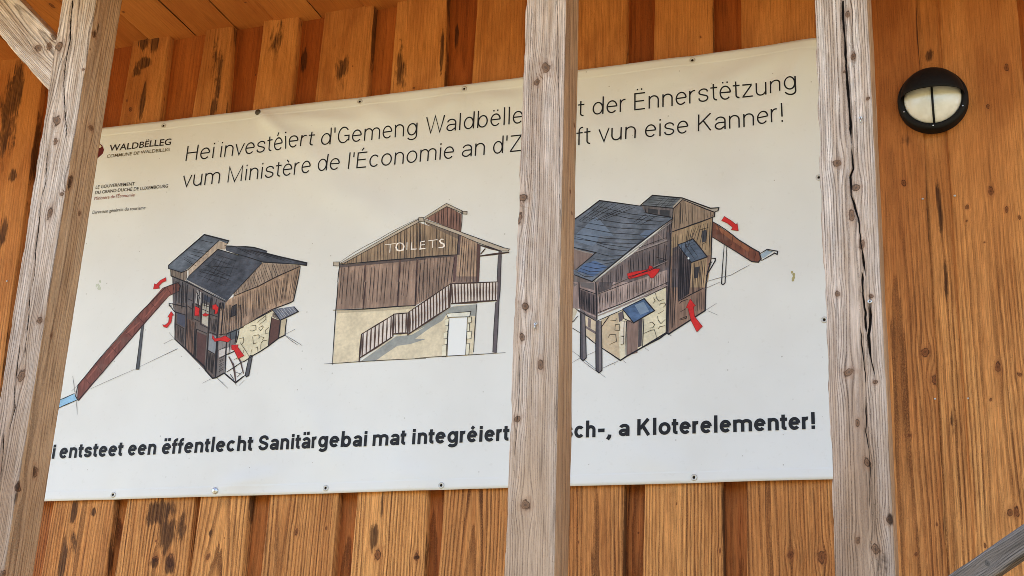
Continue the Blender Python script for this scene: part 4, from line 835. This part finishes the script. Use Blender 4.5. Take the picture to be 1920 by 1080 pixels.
# red arrows
for a in (S(760, 135, 770, 95, 785, 100, 815, 70, 855, 48, 858, 75, 830, 85, 805, 112, 808, 130), S(830, 400, 850, 405, 875, 385, 880, 345, 868, 345, 895, 302, 915, 330, 903, 335, 895, 385, 865, 425, 840, 420), C(655, 30, 700, 15, 735, 60, 720, 140, 685, 150, 690, 90, 655, 80), C(420, 40, 480, 70, 470, 170, 415, 170), C(520, 150, 560, 135, 610, 155, 570, 180, 530, 175), C(660, 425, 690, 480, 770, 465, 830, 440, 905, 490, 870, 530, 760, 505, 690, 520, 655, 480), D(265, 495, 360, 490, 350, 520, 435, 640, 360, 680, 300, 560, 270, 560)):
    d.fill(a, RED, 'wash', 7); d.ln(a + a[:1], .9, ink((120, 24, 24), 'flat'), 8)
for a in (C(0, 550, 130, 480), C(0, 705, 180, 620), C(75, 400, 130, 470), C(520, 1080, 640, 1020), C(720, 1010, 800, 1080), D(75, 945, 220, 1080), D(985, 350, 1120, 280), D(985, 360, 1220, 500), D(990, 370, 1160, 495), D(370, 1040, 440, 970), D(310, 1015, 340, 1040)): d.ln(a, 1.2, INK_S)
d.ln(C(915, 45, 975, 15, 970, 160, 905, 185, 915, 45), 2.0); d.fill(C(915, 45, 975, 15, 970, 160, 905, 185), (62, 58, 62), 'wash', 4)
d.build('tower_drawing', banner)

# --- drawing two: toilets front
E, F_, G, H = tr(610, 370, 6.747), tr(780, 370, 6.75), tr(610, 530, 6.353), tr(780, 520, 6.355)
d = Draw()
d.fill(E(190, 860) + F_(560, 485, 550, 740, 0, 790) + E(1282, 770) + E(190, 860), (1, 1, 1), 'wash', 0) if False else None
d.fill(E(190, 865, 1200, 320) + F_(60, 335, 560, 490, 540, 740) + E(1282, 765), (150, 128, 106), 'wood', 0)
d.fill(E(190, 870, 1282, 770) + F_(540, 745, 520, 1080) + H(450, 90, 0, 350) + G(1085, 285, 140, 330, 170, 0), (144, 121, 108), 'wood', 0)
d.fill(G(150, 340, 1090, 290, 1000, 370, 830, 380, 435, 620, 415, 950, 100, 970), (212, 199, 174), 'wash', 0)
d.fill(G(435, 940, 830, 650, 1207, 500) + H(0, 630, 470, 345, 720, 330, 690, 935, 0, 975), (207, 195, 171), 'wash', 0)
d.fill(G(440, 940, 850, 650, 1040, 630, 1207, 530) + H(0, 650, 440, 360, 730, 330, 720, 470, 380, 440, 330, 520, 180, 610, 0, 740) + G(1207, 680, 1020, 740, 870, 760, 720, 860, 600, 945), (146, 148, 146), 'wash', 1)
d.fill(G(150, 345, 1085, 290, 1060, 320, 150, 375), (180, 168, 146), 'wash', 1)
d.fill(H(380, 440, 665, 415, 650, 480, 385, 485), (222, 220, 210), 'wash', 2); d.fill(H(405, 495, 620, 485, 600, 935, 385, 945), (226, 228, 230), 'paper', 2)
for a in (H(360, 510, 405, 500, 395, 585, 360, 585), H(345, 665, 390, 655, 380, 740, 340, 740), H(325, 820, 375, 810, 370, 955, 320, 955), H(375, 590, 400, 590, 385, 660, 370, 660), H(360, 745, 385, 740, 378, 810, 355, 815), H(630, 485, 672, 480, 668, 550, 625, 550), H(620, 655, 675, 650, 665, 740, 615, 745), H(610, 800, 650, 800, 640, 935, 600, 935), H(625, 560, 648, 560, 645, 650, 620, 650)):
    d.fill(a, (224, 218, 198), 'wash', 2); d.ln(a, 1.1)
d.fill(F_(130, 280, 400, 120, 590, 225, 580, 450), (130, 98, 88), 'wood', 0); d.fill(F_(560, 490, 810, 600, 800, 1080, 520, 1080), (164, 138, 118), 'wood', 0)
d.fill(H(460, 0, 750, 0, 740, 320, 440, 330), (124, 104, 96), 'wood', 0)
for a in (E(195, 850, 1190, 290, 1200, 325, 260, 840), F_(120, 265, 395, 90, 600, 185, 600, 215, 400, 130, 140, 285), F_(110, 285, 600, 460, 1120, 650, 1190, 665, 1180, 690, 1080, 690, 820, 600, 560, 488, 120, 320), F_(45, 270, 110, 270, 115, 315, 50, 320), F_(590, 190, 660, 190, 655, 228, 590, 222), E(115, 830, 195, 830, 190, 880, 115, 878)): d.fill(a, (178, 166, 152), 'wash', 2); d.ln(a + a[:1], 1.3, layer=7)
d.fill(F_(550, 490, 580, 495, 565, 740, 530, 740), (84, 72, 74), 'wood', 3); d.fill(F_(790, 600, 830, 610, 810, 1080, 780, 1080), (86, 62, 58), 'wash', 3)
d.fill(E(195, 870, 1282, 775, 1282, 800, 195, 900), (92, 80, 78), 'wash', 2); d.fill(F_(0, 770, 535, 740, 530, 765, 0, 795), (92, 80, 78), 'wash', 2); d.fill(F_(130, 320, 560, 490, 540, 540, 140, 350), (120, 104, 92), 'wash', 1); d.fill(F_(490, 750, 535, 745, 510, 1080, 480, 1080), (96, 74, 72), 'wash', 2)
for t in (E(520, 860, 510, 1080), E(960, 800, 935, 1080), E(1180, 790, 1165, 1080)): d.ln(t, 6, ink((98, 76, 70), 'flat'), 3)
for t in (G(495, 0, 460, 330), G(890, 0, 870, 300), G(1100, 0, 1080, 290)): d.ln(t, 5.5, ink((98, 76, 70), 'flat'), 3); d.ln(t, 1.2, layer=6)
pm = ink((78, 58, 50), 'flat')
for t in (F_(825, 620, 1080, 690), F_(820, 755, 1190, 705), F_(830, 735, 890, 660)): d.ln(t, 5.0, pm, 4); d.ln(t, 1.0)
d.fill(F_(1054, 690, 1096, 690, 1080, 1060, 1035, 1060), (92, 84, 88), 'wash', 3); d.fill(H(975, 0, 1020, 0, 1000, 300, 965, 290), (92, 80, 84), 'wash', 3); d.fill(H(958, 300, 1000, 290, 972, 915, 925, 905), (96, 88, 92), 'wash', 3); d.ln(F_(1092, 750, 1080, 1060), 1.6); d.ln(F_(1050, 750, 1035, 1060), 1.4); d.ln(H(1020, 40, 1000, 290, 972, 915), 1.6); d.ln(H(958, 310, 925, 905), 1.4)
d.hatch(E(230, 850, 1280, 290), E(230, 855, 1280, 765), 25, 1.2, jit=.4); d.hatch(F_(0, 360, 60, 340, 550, 490), F_(0, 770, 540, 735), 13, 1.2, jit=.4); d.hatch(E(200, 885, 1282, 790), G(150, 310, 1163, 268), 25, 1.2, jit=.5, skip=.06); d.hatch(F_(0, 800, 520, 760), H(0, 340, 440, 90), 12, 1.2, jit=.4)
d.hatch(F_(150, 290, 400, 130, 590, 220), F_(150, 290, 400, 380, 580, 440), 11, 1.4, jit=.4); d.hatch(F_(580, 510, 800, 600), F_(530, 1080, 790, 1080), 7, 1.2, jit=.4)
d.ln(E(190, 865, 1282, 770), 2.8); d.ln(F_(0, 775, 540, 740), 2.8); d.ln(F_(555, 490, 535, 740), 2.0); d.ln(E(195, 880, 170, 1080), 2.4); d.ln(G(165, 0, 140, 330, 95, 990), 2.2); d.ln(G(105, 340, 480, 325, 830, 295, 1085, 285), 2.6); d.ln(F_(600, 225, 580, 450), 1.4); d.ln(H(735, 330, 695, 900), 2.2); d.ln(H(405, 495, 380, 945), 1.6); d.ln(H(622, 485, 600, 935), 1.6); d.ln(H(380, 440, 665, 415, 650, 480, 390, 485, 375, 445), 1.5)
d.ln(G(0, 978, 420, 950, 1207, 910), 1.4); d.ln(H(0, 972, 390, 945, 1080, 908), 1.4); d.ln(E(200, 830, 380, 710, 560, 610, 820, 470, 1190, 280), 1.0); d.ln(F_(790, 535, 1130, 655), 1.0); d.ln(F_(590, 460, 1110, 640), 1.0)
def rail2(a, b, c, e, n, post=True):
    """balusters between hand rail a-b and string c-e, white between them"""
    d.poly(W2([a, b, e, c]), ink((208, 198, 192)), 4)
    for k in range(n):
        t = (k + 0.5) / n; p = (a[0] + (b[0] - a[0]) * t, a[1] + (b[1] - a[1]) * t); q = (c[0] + (e[0] - c[0]) * t, c[1] + (e[1] - c[1]) * t); d.ln([p, q], 4.0 * rd.uniform(.85, 1.15), pm, 6, .3)
    d.ln([a, b], 3.2, pm, 7, .3); d.ln([c, e], 4.6, pm, 7, .3); d.ln([a, b], 1.0, layer=8, jit=.3); d.ln([c, e], 1.0, layer=8, jit=.4)
g, hh = G, H
rail2(*g(440, 625, 820, 395), *g(425, 905, 810, 655), 8); rail2(*g(820, 385, 1000, 370), *g(825, 620, 990, 610), 4); rail2(*g(1000, 365), *hh(415, 95), *g(1000, 625), *hh(420, 360), 14)
rail2(*hh(420, 90, 980, 65), *hh(430, 325, 975, 285), 15)
for t in (g(445, 620, 415, 955), g(825, 380, 815, 650), g(1000, 365, 995, 640), hh(425, 90, 412, 370)): d.ln(t, 5.2, pm, 8, .2); d.ln(t, 1.0, layer=9)
wt = ink((236, 226, 218), 'flat')
for t in (E(770, 615, 905, 600), E(838, 610, 832, 715), E(960, 590, 925, 600, 910, 650, 925, 685, 960, 690, 1000, 680, 1010, 635, 995, 600, 960, 590), E(1050, 585, 1048, 680), E(1108, 585, 1105, 672, 1170, 668), E(1222, 575, 1215, 668, 1282, 660), E(1215, 620, 1275, 612), E(1222, 578, 1275, 568), F_(170, 565, 285, 550), F_(228, 560, 222, 655), F_(365, 545, 335, 545, 315, 565, 330, 590, 365, 605, 372, 630, 350, 650, 300, 650)): d.ln(t, 3.6, wt, 9, .2)
d.build('toilet_building_drawing', banner)

# --- drawing three: slide house seen from the corner
I, J, K, L_, N = tr(1070, 360, 6), tr(1190, 360, 6), tr(1070, 530, 6), tr(1190, 480, 6), tr(1320, 390, 7.2)
d = Draw(); BL = (98, 106, 121)
d.fill(I(-160, 480, 330, 105, 800, 165, 850, 240, 1160, 295, 250, 1010, 40, 930, -120, 860, -60, 780), BL, 'slate', 2)
d.fill(I(70, 480, 290, 280, 430, 430, 490, 510, 330, 500, 300, 580, 250, 620, 60, 560), (106, 120, 142), 'wash', 3); d.fill(I(780, 490, 860, 430, 960, 440, 850, 530), (100, 116, 142), 'wash', 3); d.fill(I(150, 820, 280, 780, 420, 850, 260, 960, 80, 900), (84, 106, 146), 'wash', 3)
d.fill(I(50, 650, 275, 705, 60, 880), (120, 104, 100), 'wood', 3); d.fill(I(-60, 620, 50, 640, 60, 880, -60, 900), (120, 104, 100), 'wood', 3)
d.fill(J(90, 145, 205, 45, 540, 75, 435, 190, 100, 160), (98, 104, 112), 'slate', 3); d.fill(J(70, 150, 440, 190, 420, 290, 130, 240), (104, 98, 100), 'wood', 3)
for a in (J(150, 190, 265, 205, 265, 255, 155, 240), J(285, 205, 400, 215, 395, 285, 285, 260)): d.fill(a, (58, 60, 66), 'wash', 4)
d.fill(J(440, 190, 540, 90, 915, 240, 890, 300, 420, 460), (140, 122, 106), 'wood', 2); d.fill(J(530, 70, 860, 195, 955, 195, 945, 230, 910, 240, 540, 95, 440, 190, 430, 175), (168, 160, 150), 'wash', 4)
d.fill(J(420, 460, 880, 300, 870, 760, 830, 1000, 800, 1080, 395, 1080), (158, 136, 110), 'wood', 1); d.fill(L_(395, 0, 870, 0, 820, 220, 800, 620, 390, 885, 360, 870), (138, 112, 98), 'wood', 1)
d.fill(J(500, 610, 640, 790, 620, 1080, 420, 1080, 430, 640), (92, 84, 88), 'wood', 2); d.fill(L_(480, 0, 640, 70, 620, 430, 490, 520), (86, 78, 82), 'wood', 2); d.fill(J(640, 800, 820, 750, 800, 1080, 630, 1080), (164, 140, 112), 'wood', 2)
d.fill(J(490, 600, 660, 535, 820, 740, 640, 800), (84, 96, 116), 'slate', 4)
d.fill(J(760, 450, 815, 435, 810, 570, 760, 580), (66, 66, 72), 'wash', 4); d.fill(J(680, 855, 735, 845, 715, 970, 670, 980), (60, 58, 62), 'wash', 4)
d.fill(I(260, 1020, 720, 690, 1120, 530, 1130, 1080, 260, 1080), (110, 100, 102), 'wood', 1); d.fill(I(740, 670, 1150, 300, 1140, 560), (120, 110, 112), 'wood', 1); d.fill(I(40, 930, 260, 1020, 270, 1080, 20, 1080), (112, 104, 104), 'wood', 1)
d.fill(I(990, 760, 1090, 790, 1000, 830), (66, 66, 72), 'wash', 2)
d.fill(K(-20, 0, 1100, 0, 1090, 30, 310, 360, 290, 420, 100, 300, -20, 290), (150, 132, 130), 'wood', 1); d.fill(K(310, 130, 1090, -140, 1090, 20, 310, 350), (160, 142, 138), 'wood', 2)
d.fill(K(110, 80, 280, 140, 290, 380, 110, 300), (104, 92, 94), 'wood', 2); d.fill(K(320, 0, 480, 0, 460, 70, 320, 120), (84, 78, 82), 'wood', 3); d.fill(K(110, 0, 270, 10, 270, 90, 120, 50), (104, 98, 100), 'wash', 3)
d.fill(K(350, 430, 440, 380, 1090, 60, 1075, 580, 1010, 640, 830, 740, 620, 850, 570, 880, 350, 740), STONE, 'wash', 1); d.fill(K(350, 430, 540, 340, 560, 870, 350, 735), (190, 172, 146), 'wash', 2)
d.fill(K(170, 380, 290, 440, 290, 690, 175, 600), (206, 190, 166), 'wash', 1); d.fill(K(140, 470, 290, 560, 290, 590, 145, 500), (118, 106, 106), 'wash', 3); d.fill(K(200, 400, 235, 420, 230, 520, 200, 500), (118, 106, 106), 'wash', 3)
d.fill(K(640, 430, 770, 430, 760, 800, 640, 830), (128, 106, 98), 'wood', 3); d.fill(K(770, 420, 815, 410, 805, 720, 765, 740), (78, 72, 76), 'wash', 3); d.fill(K(540, 350, 600, 320, 590, 430, 550, 450), (96, 88, 92), 'wash', 3)
for a in (K(570, 440, 610, 440, 605, 610, 565, 610), K(570, 620, 605, 615, 605, 700, 570, 705), K(610, 440, 635, 440, 640, 830, 620, 850)): d.fill(a, (216, 206, 190), 'wash', 4); d.ln(a, 1.1)
d.fill(K(590, 305, 830, 185, 950, 325, 715, 455), (72, 94, 128), 'slate', 4); d.fill(K(725, 260, 825, 220, 890, 330, 790, 370), (122, 142, 168), 'wash', 5)
d.fill(K(110, 300, 160, 330, 185, 860, 150, 890, 118, 860), (112, 106, 110), 'wash', 3); d.fill(K(290, 430, 345, 440, 362, 1000, 330, 1025, 297, 1000), (118, 110, 112), 'wash', 4); d.fill(K(290, 430, 320, 440, 330, 1020, 298, 1000), (78, 74, 80), 'wash', 5); d.fill(K(110, 340, 135, 350, 150, 885, 118, 860), (78, 74, 80), 'wash', 4)
d.fill(K(1075, 0, 1120, 0, 1110, 580, 1075, 570), (80, 72, 76), 'wood', 3); d.fill(I(1090, 370, 1140, 340, 1120, 1080, 1090, 1080), (92, 86, 92), 'wood', 3); d.fill(K(60, 300, 290, 400, 290, 440, 100, 340), (104, 94, 94), 'wash', 4)
d.fill(K(-20, 60, 60, 40, 90, 300, 40, 420, -20, 500), (206, 196, 176), 'wash', 0)
# slide and legs
d.fill(N(125, 205, 470, 440, 750, 605, 775, 700, 740, 745, 650, 730, 440, 600, 120, 410), (112, 66, 50), 'wood', 3); d.fill(N(170, 255, 350, 350, 560, 500, 640, 580, 600, 600, 350, 430, 170, 300), (140, 88, 62), 'wash', 4)
for t in (N(285, 320, 260, 480), N(395, 395, 380, 500, 330, 530), N(510, 480, 490, 580), N(615, 550, 610, 660), N(690, 590, 700, 640, 680, 690)): d.ln(t, 1.6, ink((78, 42, 32), 'flat'), 5)
d.ln(N(125, 205, 300, 310, 470, 440, 640, 545, 750, 605, 775, 700, 740, 745, 650, 735, 440, 600, 120, 412), 2.4); d.fill(N(770, 640, 850, 580, 930, 600, 800, 690), (150, 168, 184), 'wash', 3); d.ln(N(755, 630, 855, 570, 1000, 595, 990, 635, 960, 620, 780, 720), 2.4); d.ln(N(855, 580, 960, 610), 1.2)
d.ln(N(280, 515, 240, 1030, 262, 1048, 290, 1020, 315, 525), 2.2); d.ln(N(110, 690, 160, 690, 155, 725, 30, 930), 2.6); d.ln(N(60, 770, 110, 740, 50, 870), 2.0); d.ln(N(0, 1010, 0, 1010)[:1] + N(370, 915, 630, 775), 1.0, INK_S); d.ln(N(-10, 1110, 220, 1010), .9, INK_S)
# outlines
d.ln(I(-160, 480, 60, 305, 330, 105, 800, 165), 3.0); d.ln(I(1160, 300, 700, 640, 250, 1015, 40, 935), 2.6); d.ln(I(1165, 330, 720, 660, 270, 1025), 2.0, ink((150, 146, 146), 'flat'), 5); d.ln(I(0, 620, 290, 690, 60, 885), 2.2); d.ln(I(60, 655, 270, 710), 3.0, ink((140, 132, 130), 'flat'), 5); d.ln(I(830, 240, 1160, 300), 1.6)
for a, b in ((I(300, 170), I(1100, 300)), (I(260, 215), I(1060, 345)), (I(170, 290), I(1000, 380)), (I(110, 340), I(950, 435)), (I(60, 390), I(880, 500)), (I(-20, 470), I(830, 545)), (I(-60, 520), I(760, 590)), (I(60, 510), I(700, 640)), (I(290, 590), I(640, 670)), (I(290, 690), I(600, 720)), (I(260, 760), I(540, 760)), (I(210, 800), I(480, 800)), (I(150, 840), I(430, 850)), (I(110, 865), I(350, 900)), (I(80, 890), I(320, 930)), (I(70, 910), I(260, 960))): d.ln(a + [(0.5 * (a[0][0] + b[0][0]), 0.5 * (a[0][1] + b[0][1]) + 4)] + b, 1.2)
d.hatch(I(340, 115, 760, 175), I(80, 330, 360, 330), 7, 1.2, jit=.5); d.hatch(I(830, 250, 1000, 280), I(700, 340, 800, 390), 3, 1.2)
d.ln(J(65, 160, 95, 135, 205, 45, 540, 75, 860, 195, 955, 195, 948, 228, 905, 240), 2.8); d.ln(J(540, 90, 910, 245, 905, 295, 880, 300), 2.4); d.ln(J(70, 155, 440, 192, 540, 95), 2.2); d.ln(J(120, 190, 130, 240, 420, 290), 2.0); d.ln(J(420, 460, 560, 410, 750, 345, 900, 295), 2.8); d.ln(J(440, 195, 430, 300, 410, 460), 2.0); d.ln(J(885, 300, 865, 760), 2.8); d.ln(L_(865, 40, 820, 215, 805, 330, 798, 620, 390, 885, 360, 870, 90, 1035), 3.0); d.hatch(J(110, 150, 200, 60), J(430, 180, 530, 85), 4, 1.1); d.hatch(J(330, 70, 510, 80), J(230, 165, 420, 180), 4, 1.0)
d.hatch(J(440, 200, 540, 110, 900, 250), J(430, 440, 560, 400, 890, 300), 17, 1.3, skip=.06); d.hatch(J(430, 470, 870, 320), J(430, 1060, 640, 560, 860, 740), 17, 1.2, skip=.18); d.hatch(J(500, 640, 640, 800), L_(490, 510, 620, 430), 10, 2.2); d.hatch(J(650, 810, 810, 770), L_(640, 430, 780, 370), 8, 1.4); d.hatch(L_(400, 150, 480, 150), L_(390, 860, 460, 780), 4, 1.6); d.hatch(L_(640, 450, 790, 400), L_(640, 640, 790, 600), 7, 1.0)
d.ln(J(490, 600, 660, 535, 820, 740, 640, 800, 490, 600), 2.4); d.hatch(J(560, 590, 590, 640), J(670, 550, 700, 610), 2, 1.1); d.ln(J(570, 600, 680, 770), 1.1); d.ln(J(610, 590, 720, 740), 1.1); d.ln(L_(490, 520, 640, 440, 780, 370), 2.2); d.ln(J(640, 800, 620, 1080), 2.0); d.ln(J(745, 435, 835, 415), 2.2); d.ln(J(760, 600, 815, 575), 1.6)
d.ln(J(410, 470, 395, 1080), 2.6); d.ln(L_(400, 0, 375, 860), 2.6); d.ln(K(1110, 0, 1080, 580), 3.0); d.hatch(I(330, 1000, 720, 700, 1110, 560), K(320, 90, 1090, -160), 26, 1.6, skip=.12); d.hatch(I(860, 560, 1140, 350), I(860, 620, 1130, 540), 9, 1.2)
d.ln(I(720, 690, 1090, 545), 4.5, ink((140, 130, 130), 'flat'), 6); d.ln(I(720, 700, 1100, 560), 1.4); d.ln(I(760, 640, 1080, 520), 1.2); d.ln(I(980, 470, 1050, 545), 2.4, ink((140, 130, 130), 'flat'), 6); d.ln(I(970, 740, 1095, 775), 2.2)
d.ln(I(470, 1060, 800, 920, 1100, 780), 3.4, ink((128, 116, 116), 'flat'), 6); d.ln(I(470, 1065, 1100, 790), 1.2, layer=9); d.ln(K(310, 135, 700, -10), 1.6); d.hatch(K(330, 130, 1080, -120), K(320, 340, 1090, 20), 30, 1.3, skip=.06); d.ln(K(300, 350, 560, 250, 820, 130, 1095, 5), 2.0); d.ln(K(310, 380, 830, 160, 1095, 35), 4.0, ink((146, 132, 130), 'flat'), 6); d.ln(K(300, 440, 590, 310), 2.0); d.ln(K(840, 170, 1090, 50), 1.8)
d.hatch(K(120, 90, 275, 150), K(120, 300, 280, 370), 10, 2.0); d.ln(K(60, 300, 290, 440), 2.0); d.ln(K(100, 0, 110, 290), 3.6); d.ln(K(290, 0, 300, 430), 4.2); d.ln(K(310, 0, 340, 350), 1.6); d.ln(K(110, 70, 290, 135), 2.2); d.ln(K(120, 340, 118, 860, 150, 892, 186, 855, 165, 340), 2.0); d.ln(K(290, 440, 297, 1000, 330, 1028, 364, 1000, 350, 440), 2.2); d.ln(K(345, 520, 440, 385), 2.2)
d.ln(K(350, 740, 570, 885, 640, 840, 820, 735, 1010, 635, 1090, 575, 1110, 590, 1200, 530), 3.2); d.ln(K(170, 600, 290, 700), 2.2); d.ln(K(590, 305, 830, 185, 950, 325, 715, 460, 590, 305), 2.6); d.ln(K(590, 310, 600, 410, 700, 460), 1.8); d.ln(K(630, 440, 630, 830), 1.8); d.ln(K(830, 410, 815, 730), 2.2); d.ln(K(30, 520, 110, 570), 2.2); d.ln(K(-20, 480, 40, 440, 90, 380), 2.0)
for a in (K(430, 630, 450, 590, 515, 595, 525, 670, 445, 705), K(505, 545, 510, 480, 555, 475, 555, 545, 505, 545), K(450, 430, 515, 435, 520, 410), K(960, 120, 970, 180, 1000, 215, 1060, 190), K(935, 175, 955, 215, 930, 245), K(1000, 265, 1020, 240, 1065, 235, 1075, 260, 1040, 290), K(985, 360, 1055, 320), K(980, 380, 990, 430, 1020, 470, 1070, 420), K(885, 465, 920, 450, 950, 480, 930, 515, 890, 520), K(820, 585, 920, 540, 950, 540, 975, 630), K(990, 530, 1005, 505, 1070, 490)): d.ln(a, 1.4, ink((78, 72, 60), 'flat'))
for a in (L_(510, 545, 530, 520, 600, 495), L_(515, 640, 585, 600), L_(505, 720, 590, 690, 585, 710, 510, 730)): d.ln(a, 1.6)
for a in (K(30, 780, 300, 990), K(150, 895, 300, 1010), K(30, 910, 110, 860), K(190, 830, 290, 785), K(360, 980, 550, 890), K(600, 890, 635, 915), K(840, 740, 885, 775), K(1100, 585, 1145, 610), K(340, 1030, 400, 1080), L_(805, 615, 925, 540), L_(830, 625, 945, 675), K(500, 935, 510, 925)): d.ln(a, 1.1, INK_S)
for a in (J(985, 345, 1018, 295, 1100, 345, 1150, 385, 1160, 360, 1172, 450, 1095, 440, 1110, 415, 1050, 370), L_(630, 490, 690, 570, 665, 580, 680, 690, 770, 800, 705, 865, 640, 740, 605, 595, 585, 590), J(-80, 930, 0, 905, 160, 880, 170, 840, 195, 840, 220, 875, 290, 870, 270, 910, 215, 975, 185, 975, 150, 930, 60, 960, -60, 990)): d.fill(a, RED, 'wash', 8); d.ln(a + a[:1], .9, ink((120, 24, 24), 'flat'), 9)
d.ln(J(-80, 970, 180, 890, 290, 830), 1.8, layer=10)
d.fill(J(600, 745, 615, 740, 622, 755, 610, 768, 600, 760), (226, 230, 236), 'flat', 9)
d.build('slide_house_drawing', banner)
# stains on the sheet
for (px, py, s_) in ((1487, 519, 1.0), (187, 537, 1.0)):
    pr = Print()
    for k in range(7):
        a = [(px + rd.uniform(-4, 4) * s_, py + rd.uniform(-8, 8) * s_) for _ in range(1)][0]
        pr.poly(W2([(a[0] + 2.6 * math.cos(t) * rd.uniform(.5, 1.2), a[1] + 3.6 * math.sin(t) * rd.uniform(.5, 1.2)) for t in np.arange(0, 6.2, .8)]), ink((168, 158, 112) if px > 900 else (186, 190, 176)), 1)
    pr.build('dirt_mark', banner)

# eyelets and screws
M_EYE = plain('eyelet_ring', (0.58, 0.56, 0.52), 0.4, 0.5, 0.35); M_HOLE = plain('eyelet_hole', (0.02, 0.014, 0.01), 0.9, 0.1)
for (px, py, kind) in ((308, 237, 'o'), (486, 213, 'd'), (676, 192, 'o'), (872, 169, 'o'), (1032, 147, 'o'), (1299, 115, 'o'), (213, 928, 'o'), (406, 921, 's'), (612, 916, 'o'), (829, 911, 'o'), (1030, 905, 'o'), (1302, 896, 'o'), (1536, 335, 'o'), (1546, 601, 'o')):
    p = at(px, py); y = -float(ban_h(p[0], p[2])) - 0.0006; bm = bmesh.new()
    ob = None
    disc_bm(bm, (p[0], y, p[2]), 0.0108, 0.0022, n=24, hole=0.0050); ob = bm_obj('eyelet', bm, M_EYE, banner, True)
    bm = bmesh.new(); bm.faces.new([bm.verts.new((p[0] + 0.0050 * math.cos(t), y - .0001, p[2] + 0.0050 * math.sin(t))) for t in np.arange(0, 6.28, .5)][::-1]); bm_obj('eyelet_hole', bm, M_HOLE, ob)
    if kind != 'o':
        bm = bmesh.new(); disc_bm(bm, (p[0], y - .0016, p[2]), 0.0118, 0.0035, n=20, dome=.002); disc_bm(bm, (p[0], y - .0052, p[2]), 0.0042, 0.002, n=12, dome=.001)
        bm_obj('screw', bm, M_SCREW if kind == 's' else M_DARKSCREW, ob, True)

# ================================================================ bulkhead lamp on the wall
lc = at(1748, 184, Y_COVER - 0.03); LX, LZ = lc[0] + .001, lc[2] - 0.004; Y0 = Y_COVER - 0.001
lamp = tag(empty('wall_lamp', (LX, Y0, LZ)), 'round black bulkhead lamp with an eyelid hood over frosted glass', 'lamp')
M_BLK = plain('black_powder_coat', (0.0065, 0.0058, 0.0056), 0.6, 0.22, 0.0, 0.25, 120.0, 0.35)
gs = NT('frosted_glass'); gcx = gs.n('TexCoord').outputs['Object']; gn = gs.noise(gcx, 260.0, 2.0, 0.6); gs.bump(gn, 0.35, 0.0012); M_GLASS = gs.out(gs.mix(gs.mr(gs.noise(gcx, 30.0, 2.0), 0.35, 0.65), (0.84, 0.83, 0.78), (0.76, 0.75, 0.69)), 0.22, 0.6)
def lathe(name, prof, m, parent, n=72, a0=0, a1=360, smooth=True, zmin=None):
    bm = bmesh.new(); full = abs(a1 - a0) >= 360; k = n if full else n + 1; rings = []
    for (r_, y_) in prof: rings.append([bm.verts.new((LX + r_ * math.cos(R(a0 + (a1 - a0) * i / n)), Y0 - y_, LZ + r_ * math.sin(R(a0 + (a1 - a0) * i / n)))) for i in range(k)])
    for a, b in zip(rings[:-1], rings[1:]):
        for i in range(n): bm.faces.new((a[i], a[(i + 1) % k], b[(i + 1) % k], b[i]))
    bmesh.ops.remove_doubles(bm, verts=bm.verts, dist=1e-6)
    return bm_obj(name, bm, m, parent, smooth)
RL = 0.1115
body = lathe('lamp_body', [(RL, 0), (RL, .030), (RL - .002, .036), (RL - .007, .040), (RL - .012, .0415), (.0925, .0415), (.0915, .036), (.0905, .030)], M_BLK, lamp)
lathe('glass_dome', [(.0912 * math.cos(t), .030 + .046 * math.sin(t)) for t in np.linspace(0, math.pi / 2, 16)], M_GLASS, lamp)
# hood: the upper part of a larger dome with its straight lower lip
bm = bmesh.new(); nu, nv = 48, 16; g2 = []
for j in range(nv + 1):
    t = j / nv; row = []
    for i in range(nu + 1):
        x_ = -1 + 2 * i / nu; zr = math.sqrt(max(0, 1 - x_ * x_)); z_ = t * zr
        rr = min(1.0, math.hypot(x_, z_)); hgt = .040 + .078 * math.sqrt(max(0, 1 - rr ** 2.3))
        row.append(bm.verts.new((LX + x_ * (RL - .010), Y0 - hgt, LZ + .001 + z_ * (RL - .010))))
    g2.append(row)
for j in range(nv):
    for i in range(nu): bm.faces.new((g2[j][i], g2[j][i + 1], g2[j + 1][i + 1], g2[j + 1][i]))
lip = [bm.verts.new((v.co.x, min(v.co.y + .004, Y0 - .038), v.co.z)) for v in g2[0]]
for i in range(nu): bm.faces.new((lip[i], lip[i + 1], g2[0][i + 1], g2[0][i]))
bm_obj('hood', bm, M_BLK, lamp, True)
bm = bmesh.new(); pv = [(.030 + .051 * math.sin(t), -.0935 * math.cos(t)) for t in np.linspace(0, math.pi / 2 + .35, 14)]
vv = [[bm.verts.new((LX + sx * .0036, Y0 - y_ + dy, LZ + z_)) for (sx, dy) in ((-1, .008), (-1, 0), (1, 0), (1, .008))] for y_, z_ in pv]
for a, b in zip(vv[:-1], vv[1:]):
    for i in range(3): bm.faces.new((a[i], a[i + 1], b[i + 1], b[i]))
bm_obj('guard_bar', bm, M_BLK, lamp)
for (px, py) in ((1692, 211), (1805, 198), (1750, 246.5)):
    q = at(px, py, Y0 - .0415); v_ = Vector((q[0] - LX, q[2] - LZ)); v_ = v_.normalized() * .1005
    bm = bmesh.new(); disc_bm(bm, (LX + v_.x, Y0 - .0412, LZ + v_.y), .0026, .0012, n=10); bm_obj('screw', bm, M_SCREW, lamp, True)
